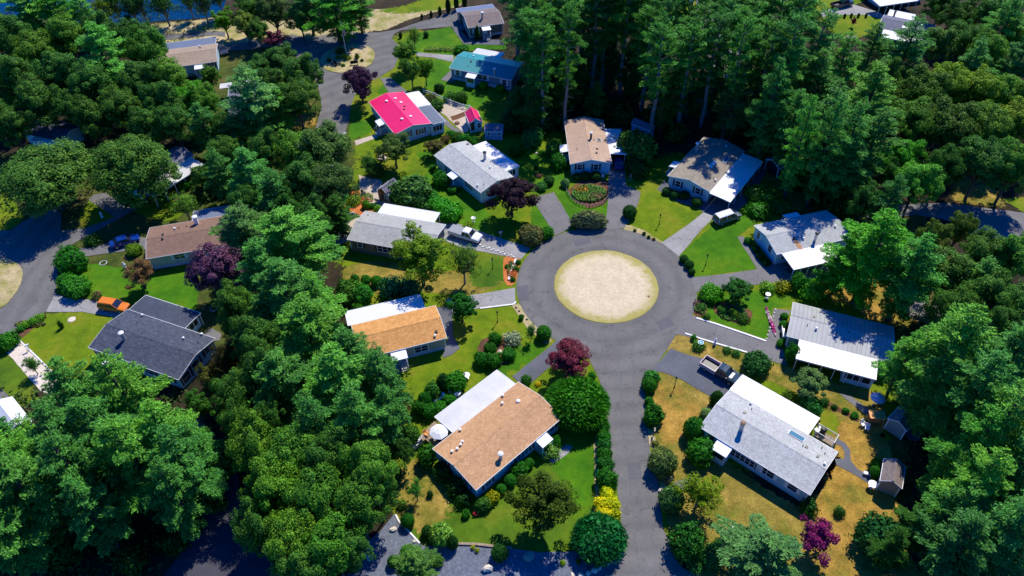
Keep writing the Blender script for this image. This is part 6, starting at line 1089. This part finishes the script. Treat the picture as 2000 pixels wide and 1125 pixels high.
bench(653, 124, -.9, 'dark bench at the left of the flagpole island'); bench(692, 124, .25, 'dark bench at the right of the flagpole island'); bench(1530, 650, 1.4, 'white bench between the bushes by the metal roofed home', WHITE)
g = G(676, 103, .2); o = empty('flagpole', (g.x, g.y, .15), 0, 'tall white flagpole with a drooping flag on the small turning circle', 'flagpole')
m = MB(); m.tube((0, 0, 0), (0, 0, 7.6), .08, .04, 8); m.build('pole', WHITE, o); m = MB(); m.lathe([(.02, 7.6), (.09, 7.68), (.02, 7.78)], 8); m.build('finial', plain('gold', (.5, .35, .1), .3), o)
m = MB(); rr = random.Random(2); cols = 7
vs = [(.06 + .55 * i / 5 * (1 - .25 * j / 8), .08 * math.sin(i * 2 + j * .4), 6.9 - 1.9 * j / 8 - .22 * i) for j in range(9) for i in range(6)]
for j in range(8):
    for i in range(5): m.add([vs[j * 6 + i], vs[j * 6 + i + 1], vs[(j + 1) * 6 + i + 1], vs[(j + 1) * 6 + i]], [(0, 1, 2, 3)], 2 if (i < 2 and j < 4) else (0 if i % 2 else 1))
m.build('flag', [plain('flag_red', (.5, .02, .04), .8), plain('flag_white', (.7, .7, .7), .8), plain('flag_blue', (.03, .05, .25), .8)], o)
q = [G(*p, 0) for p in ((828, 182), (850, 190), (880, 203), (905, 212), (918, 214), (928, 226))]
o = empty('garden_fence', q[0], 0, 'low white rail fence round the gravel yard of the pink roofed home', 'fence')
for i, (a, b_) in enumerate(zip(q, q[1:])):
    a, b_ = a - q[0], b_ - q[0]; m = MB(); m.tube(a + Vector((0, 0, .85)), b_ + Vector((0, 0, .85)), .07, .07, 5); m.tube(a + Vector((0, 0, .4)), b_ + Vector((0, 0, .4)), .05, .05, 5); m.build('rail', WHITE, o); m = MB(); m.box(a.x - .07, a.x + .07, a.y - .07, a.y + .07, 0, 1.05); m.build('post', WHITE, o)
q = [G(*p, 0) for p in ((1107, 352), (1106, 372), (1116, 390), (1132, 401), (1151, 406), (1170, 402), (1184, 392), (1189, 378), (1189, 354))]; q = [Vector((x, y, 0)) for x, y in crom([(v.x, v.y) for v in q], 3)[:-3]]
o = empty('garden_fence', q[0], 0, 'low dark curved fence round the flower bed', 'fence')
for i, (a, b_) in enumerate(zip(q, q[1:])):
    a, b_ = a - q[0], b_ - q[0]; m = MB(); m.tube(a + Vector((0, 0, .6)), b_ + Vector((0, 0, .6)), .035, .035, 5); m.tube(a + Vector((0, 0, .3)), b_ + Vector((0, 0, .3)), .03, .03, 5); m.build('rail', plain('grey_green_rail', (.12, .16, .15), .6), o); m = MB(); m.box(a.x - .04, a.x + .04, a.y - .04, a.y + .04, 0, .7); m.build('post', plain('grey_green_rail', (.12, .16, .15), .6), o)
def rocks(pts, label, mat=STONE, name='garden_rock', grp='rocks edging the beds', z=.05):
    for i, p in enumerate(pts):
        m = MB(); s_ = p[2] if len(p) > 2 else .3; m.blob((0, 0, s_ * .35), s_, s_ * .8, s_ * .6, i * 3 + int(p[0]), .3, 0, 9, 6)
        single(name, m, mat, p[0], p[1], label, 'rock', i, z, grp)
PALE = plain('pale_rock', (.62, .55, .42), .85, scale=4, var=.2)
rocks([(1183, 1100, .42), (1170, 1111, .36), (1161, 1115, .45), (1149, 1120, .36), (1134, 1124, .36), (1118, 1124, .3)], 'one of the pale boulders lined along the bottom gravel by the road', PALE)
rocks([(768, 1035, .4), (745, 1062, .42), (722, 1090, .5), (809, 1058, .25)], 'pale boulder standing on the gravel left of the clipped shrubs', PALE)
rocks([(952, 1112, .65)], 'tan stump-like boulder at the bottom edge of the gravel', PALE); rocks([(1033, 1089, .8)], 'broad flat grey-green boulder on the shaded gravel', plain('mossy_rock', (.2, .25, .2), .9))
rocks([(977, 688, .4), (1002, 671, .35), (1290, 960, .4), (1214, 1080, .3), (1048, 300, .3)], 'lone pale rock set in a shrub bed', PALE)
strp = [(x, 1340 - 0) for x in ()]
a0, b0 = (938, 479), (1003, 500)
rocks([(a0[0] + (b0[0] - a0[0]) * i / 15, a0[1] + (b0[1] - a0[1]) * i / 15 + (i % 2) * 2.5, .2) for i in range(16)], 'white stepping rock in the row below the white pickup driveway', plain('white_rock', (.75, .72, .62), .8), grp='white stones along the driveway of the white pickup')
rr = random.Random(9)
rocks([(1498 + (i % 9) * 2.2 - 1, 662 - (i % 9) * 7.2, .16) for i in range(9)], 'small white edging stone by the walk to the metal roofed home', plain('white_rock', (.75, .72, .62), .8), grp='white stones beside the walk of the metal roofed home')
rocks([(640 + i * 10 + rr.uniform(-3, 3), 104 + rr.uniform(-8, 22), .2) for i in range(8)], 'one of the loose stones on the flagpole island', PALE, z=.16)
rocks([(1008, 601, .2), (1014, 608, .2), (1022, 617, .22), (1029, 624, .2)], 'dark spot-like stone on the sandy verge of the ring road', plain('dark_stone', (.12, .11, .1), .9))
def post_thing(name, px, py, label, cat, f, mats, rz=0): m = MB(); f(m); return single(name, m, mats, px, py, label, cat, rz)
def mailbox(m): m.box(-.05, .05, -.05, .05, 0, 1.0); m.box(-.3, .3, -.1, .1, 1.0, 1.22)
def bath(m): m.lathe([(.25, 0), (.2, .08), (.07, .15), (.07, .65), (.38, .78), (.42, .86), (.36, .86), (.1, .8)], 14)
def statue(m): m.lathe([(.25, 0), (.22, .2), (.12, .25), (.2, .5), (.24, .75), (.1, .95), (.05, 1.0)], 10); m.blob((0, 0, 1.1), .14, .14, .16, 1, .1)
post_thing('bird_bath', 1367, 676, 'blue bowled birdbath in a leafy ring on the dry verge', 'birdbath', bath, plain('blue_bowl', (.1, .35, .5), .3))
post_thing('planter_post', 1396, 672, 'white ornamental planter post beside the right driveway', 'planter', statue, WHITE)
post_thing('garden_statue', 200, 424, 'white garden ornament on the small lawn wedge at the left', 'ornament', statue, WHITE)
post_thing('garden_statue', 158, 568, 'white figurine beside the bush by the left road', 'ornament', statue, WHITE)
post_thing('garden_statue', 245, 523, 'white ornament beside the bronze-leaved tree', 'ornament', statue, WHITE)
post_thing('bird_bath', 1428, 1041, 'white birdbath on the grass left of the pale feathery tree', 'birdbath', bath, WHITE)
post_thing('bird_bath', 925, 433, 'pale birdbath on the lawn above the white pickup', 'birdbath', bath, GREYM)
post_thing('bird_bath', 1498, 582, 'white birdbath on the lawn above the metal roofed home', 'birdbath', bath, WHITE)
post_thing('mailbox', 978, 463, 'grey mailbox on a post beside the white pickup driveway', 'mailbox', mailbox, GREYM, .3)
post_thing('mailbox', 58, 684, 'white mailbox shelf by the sandy path at the left', 'mailbox', mailbox, WHITE, .6)
post_thing('mailbox', 1277, 849, 'black mailbox beside the main road', 'mailbox', mailbox, DARKM, 1.4)
post_thing('mailbox', 675, 270, 'white mailbox at the foot of the pink roofed home walk', 'mailbox', mailbox, WHITE, .2)
post_thing('garden_obelisk', 1231, 352, 'pale green garden obelisk beside the upper driveway', 'ornament', lambda m: [m.tube((.3 * a, .3 * b_, 0), (0, 0, 1.5), .03, .02, 5) for a in (-1, 1) for b_ in (-1, 1)], GREYM)
def hoop(m):
    n = 20
    for i in range(n):
        a, b_ = 2 * math.pi * i / n, 2 * math.pi * (i + 1) / n; m.tube((.55 * math.cos(a), .55 * math.sin(a), .06), (.55 * math.cos(b_), .55 * math.sin(b_), .06), .05, .05, 5, caps=False)
post_thing('white_hoop', 202, 514, 'white ring lying on the shaded lawn left of the bronze tree', 'ring', hoop, WHITE); post_thing('white_hoop', 418, 603, 'pale ring on the ground behind the charcoal roof', 'ring', hoop, GREYM)
m = MB(); m.box(-1.0, 1.0, -.12, .12, .5, .9); m.box(-1.0, 1.0, -.5, .5, .35, .5); m.tube((-.7, -.45, 0), (-.7, .45, 0), .05, .05); m.tube((.7, -.45, 0), (.7, .45, 0), .05, .05); m.box(-.75, -.65, -.1, .1, 0, .4); m.box(.65, .75, -.1, .1, 0, .4)
single('metal_frame', m, GREYM, 683, 425, 'grey patio swing frame at the corner of the faded grey roofed home', 'swing seat', .5)
for x, y, rz, l in ((676, 438, .5, 'dark patio chair left end of the faded grey roofed home'), (686, 450, 2.0, 'dark patio chair nearest the corner of the faded grey roof'), (710, 378, 1.0, 'dark chair on the paved patio left of the brown shed'), (736, 392, 2.5, 'dark planter chair beside the brown shed door')): chair(x, y, rz, l, DARKM)
m = MB(); m.lathe([(.5, 0), (.55, .1), (.45, .25), (.35, .3)], 14); single('fire_bowl', m, plain('rusty', (.2, .09, .04), .8), 893, 241, 'rusty fire bowl on the sandy yard by the pink shed', 'fire bowl')
m = MB(); m.lathe([(1.0, .02), (.9, .1), (.3, .12)], 16); single('stone_disc', m, PALE, 747, 308, 'pale flat stone disc under the dusky green tree', 'stone'); m = MB(); m.lathe([(.6, .02), (.5, .08), (.2, .09)], 16); single('stone_disc', m, PALE, 140, 624, 'pale flat stone disc on the lawn by the charcoal roofed home', 'stone')
m = MB(); m.lathe([(.2, .0), (.2, .03), (.05, .04)], 14); single('manhole', m, rusty, 1267, 579, 'rusty round cover on the sandy traffic island', 'cover', z=.2)
# small flower masses
def flowers(px, py, rx, ry, n, cols, label, h=.4, name='flower_patch', seed=0, z=.06):
    rng = np.random.default_rng(seed); g = G(px, py, z); k = 1 / ppm(g); rx, ry = rx * k, ry * k * 1.3
    P_ = np.stack([rng.uniform(-1, 1, n), rng.uniform(-1, 1, n), rng.uniform(.02, 1, n)], 1); P_ = P_[(P_[:, 0] ** 2 + P_[:, 1] ** 2) < 1]; P_ *= [rx, ry, h]
    me = None; m = MB(); ms = []
    V, Q = leafquads(P_, np.tile([0, 0, 1.], (len(P_), 1)), rng.uniform(.08, .2, len(P_)), rng, .7, .6)
    me = bpy.data.meshes.new(name); me.from_pydata(V.tolist(), [], Q.tolist())
    for c_ in cols: me.materials.append(plain('petal_%02d%02d%02d' % tuple(int(v * 99) for v in c_), c_, .8, var=.25))
    blob = (np.sin(P_[:, 0] * 1.1 + seed) + np.sin(P_[:, 1] * 1.4) + rng.normal(0, .6, len(P_))); me.polygons.foreach_set('material_index', (np.clip((blob + 2.2) / 4.4 * len(cols), 0, len(cols) - 1)).astype(np.int32)); me.update()
    o = bpy.data.objects.new(name, me); link(o); o.location = (g.x, g.y, z); return tag(o, label, 'flowers', None, 'stuff')
GG = [(.05, .16, .01), (.12, .24, .01), (.05, .2, .02)]
flowers(1150, 379, 34, 20, 5200, [(.2, .1, .05), GG[0], GG[1], GG[2], GG[1], GG[0], (.45, .2, .01)], 'mixed green and orange planting inside the curved fence', .5, seed=3)
flowers(1000, 528, 9, 19, 700, [(.5, .12, .02), GG[0], (.35, .08, .1)], 'reddish bedding plants at the west edge of the ring road', .4, seed=4)
flowers(1505, 628, 3, 30, 500, [(.5, .03, .2), (.8, .7, .6), (.5, .03, .2)], 'magenta and white flowers along the walk of the metal roofed home', .3, seed=5)
flowers(1432, 613, 28, 16, 900, [GG[0], (.12, .07, .04), GG[2]], 'sparse plants in the oval mulch bed', .4, seed=6); flowers(1366, 600, 12, 14, 420, [GG[0], (.12, .07, .04)], 'sparse plants in the small mulch bed at the ring road', .4, seed=7)
flowers(192, 577, 5, 3, 160, [(.7, .03, .3)], 'pink flowers beside the orange car driveway', .6, seed=8); flowers(697, 388, 34, 16, 1200, [(.5, .15, .02), GG[0], GG[1], (.5, .14, .03)], 'orange mulch planting around the patio tree', .4, seed=9)
flowers(930, 1003, 5, 5, 160, [(.6, .02, .02), GG[0]], 'red flowers at the corner of the tan roofed home', .5, seed=10); flowers(1530, 562, 26, 9, 700, [(.3, .28, .02), GG[1], (.3, .26, .03)], 'yellow-green planting above the metal roofed home', .7, seed=11)
flowers(870, 98, 42, 5, 900, [GG[0], (.2, .22, .03), GG[2]], 'low hedge planting along the upper path', .6, seed=12); flowers(60, 634, 30, 6, 500, [GG[1], (.15, .05, .03), GG[0]], 'bedding strip along the left road', .4, seed=13)
# undergrowth: one loose carpet of low plants beneath the woods
rng = np.random.default_rng(77); Ps = []
for (x0, y0, x1, y1, n, h) in ((-40, 20, 420, 280, 9000, .9), (980, 60, 1560, 260, 12000, 1.0), (1560, 100, 2060, 380, 9000, .9), (-40, 760, 470, 1150, 7000, .6), (1760, 560, 2060, 1150, 8000, .7), (380, 230, 640, 520, 5000, .8), (440, 560, 800, 1100, 7000, .7)):
    for _ in range(n // 12):
        x, y = rng.uniform(x0, x1), rng.uniform(y0, y1)
        if (x > 310 and x < 600 and y > 900) or (x > 640 and y > 980): continue
        g = G(x, y, 0); s_ = rng.uniform(.3, 1.3)
        Ps.append(np.array([g.x, g.y, .1]) + rng.normal(0, 1, (12, 3)) * [s_ * .5, s_ * .5, 0] + rng.uniform(0, 1, (12, 1)) * [0, 0, h])
C_ = np.concatenate(Ps); V, Q = leafquads(C_, np.tile([0, 0, 1.], (len(C_), 1)), rng.uniform(.12, .3, len(C_)), rng, .6, .6)
me = npmesh('undergrowth', V, Q, LEAF); o = bpy.data.objects.new('undergrowth', me); link(o); o.color = (.06, .12, .025, 1); tag(o, 'low leafy undergrowth on the woodland floor', None, None, 'stuff')
# ------------------------------------------------------------------ labels for the vegetation
MARKS = [(972, 850, 'tan shingled roof'), (1500, 850, 'speckled grey roof'), (1640, 650, 'screened porch home'), (1565, 450, 'rust-streaked roof'), (1385, 320, 'taupe roof'), (1150, 275, 'pinkish tan roof'), (920, 320, 'roof behind the purple tree'), (775, 455, 'faded grey roof'), (780, 220, 'pink metal roof'), (950, 128, 'teal metal roof'), (780, 650, 'orange shingled roof'), (290, 670, 'charcoal roof'), (370, 460, 'plain brown roof'), (355, 110, 'beige roof by the pond'), (485, 190, 'half-hidden grey roof'), (1183, 560, 'sandy traffic island'), (1770, 50, 'upper right slate roof'), (1745, 925, 'taupe gabled shed'), (680, 113, 'flagpole island'), (1235, 900, 'main road'), (430, 1000, 'shaded bottom lane'), (100, 255, 'shaded dark roof'), (320, 330, 'half-hidden white lean-to'), (1920, 430, 'right edge road')]
def look(c):
    r, g, b = c
    if g > r * 1.15 and g > b:
        if r > .12 * 1 and g > .2: return 'yellow-green'
        if g < .075: return 'dark green'
        return 'bluish green' if b > .33 * g else ('olive green' if r > .55 * g else 'mid green')
    if r > .3 and g > .25 and b < .05: return 'bright yellow'
    return 'brownish'
ORD = ['', 'nearest', 'second nearest', 'third nearest', 'fourth nearest', 'fifth nearest', 'sixth nearest', 'seventh nearest', 'eighth nearest', 'ninth nearest', 'tenth nearest', 'eleventh nearest', 'twelfth nearest', 'thirteenth nearest', 'fourteenth nearest']
SHAPE = {'pine': 'white pine', 'tallpine': 'tall pine', 'barepine': 'sparse pine with bare limbs', 'spruce': 'spruce', 'oak': 'broad-crowned tree', 'bigoak': 'very large rounded oak', 'airy': 'slender airy tree', 'ball': 'clipped round shrub', 'bush': 'leafy bush', 'rhodo': 'dome-shaped bush', 'juniper': 'spiky spreading juniper', 'loose': 'low loose plant', 'column': 'columnar conifer', 'dome': 'dome bush', 'maple': 'tree'}
SIDE = {(0, -1): 'above', (0, 1): 'below', (-1, 0): 'left of', (1, 0): 'right of'}
cells = {}
for root, x, y, cat, kind in VEG:
    if 'label' in root: continue
    m_ = min(MARKS, key=lambda q: math.hypot(q[0] - x, q[1] - y)); dx, dy = x - m_[0], y - m_[1]
    sd_ = 'left of' if abs(dx) > abs(dy) and dx < 0 else 'right of' if abs(dx) > abs(dy) else 'above' if dy < 0 else 'below'
    cells.setdefault((SHAPE[kind], m_[2], sd_), []).append((math.hypot(dx, dy), root))
for (shape, mark, sd_), lst in cells.items():
    for i, (d_, root) in enumerate(sorted(lst, key=lambda e: e[0])):
        root['label'] = (f'{shape} {sd_} the {mark}' if len(lst) == 1 else f'{shape} {sd_} the {mark}, {ORD[min(i + 1, 14)]} of {len(lst)}')
        if 'group' not in root: root['group'] = {'garden_plant': 'low garden plants', 'clipped_shrub': 'clipped garden shrubs', 'shrub': 'leafy garden bushes'}.get(root.name.split('.')[0], 'garden trees and large bushes')
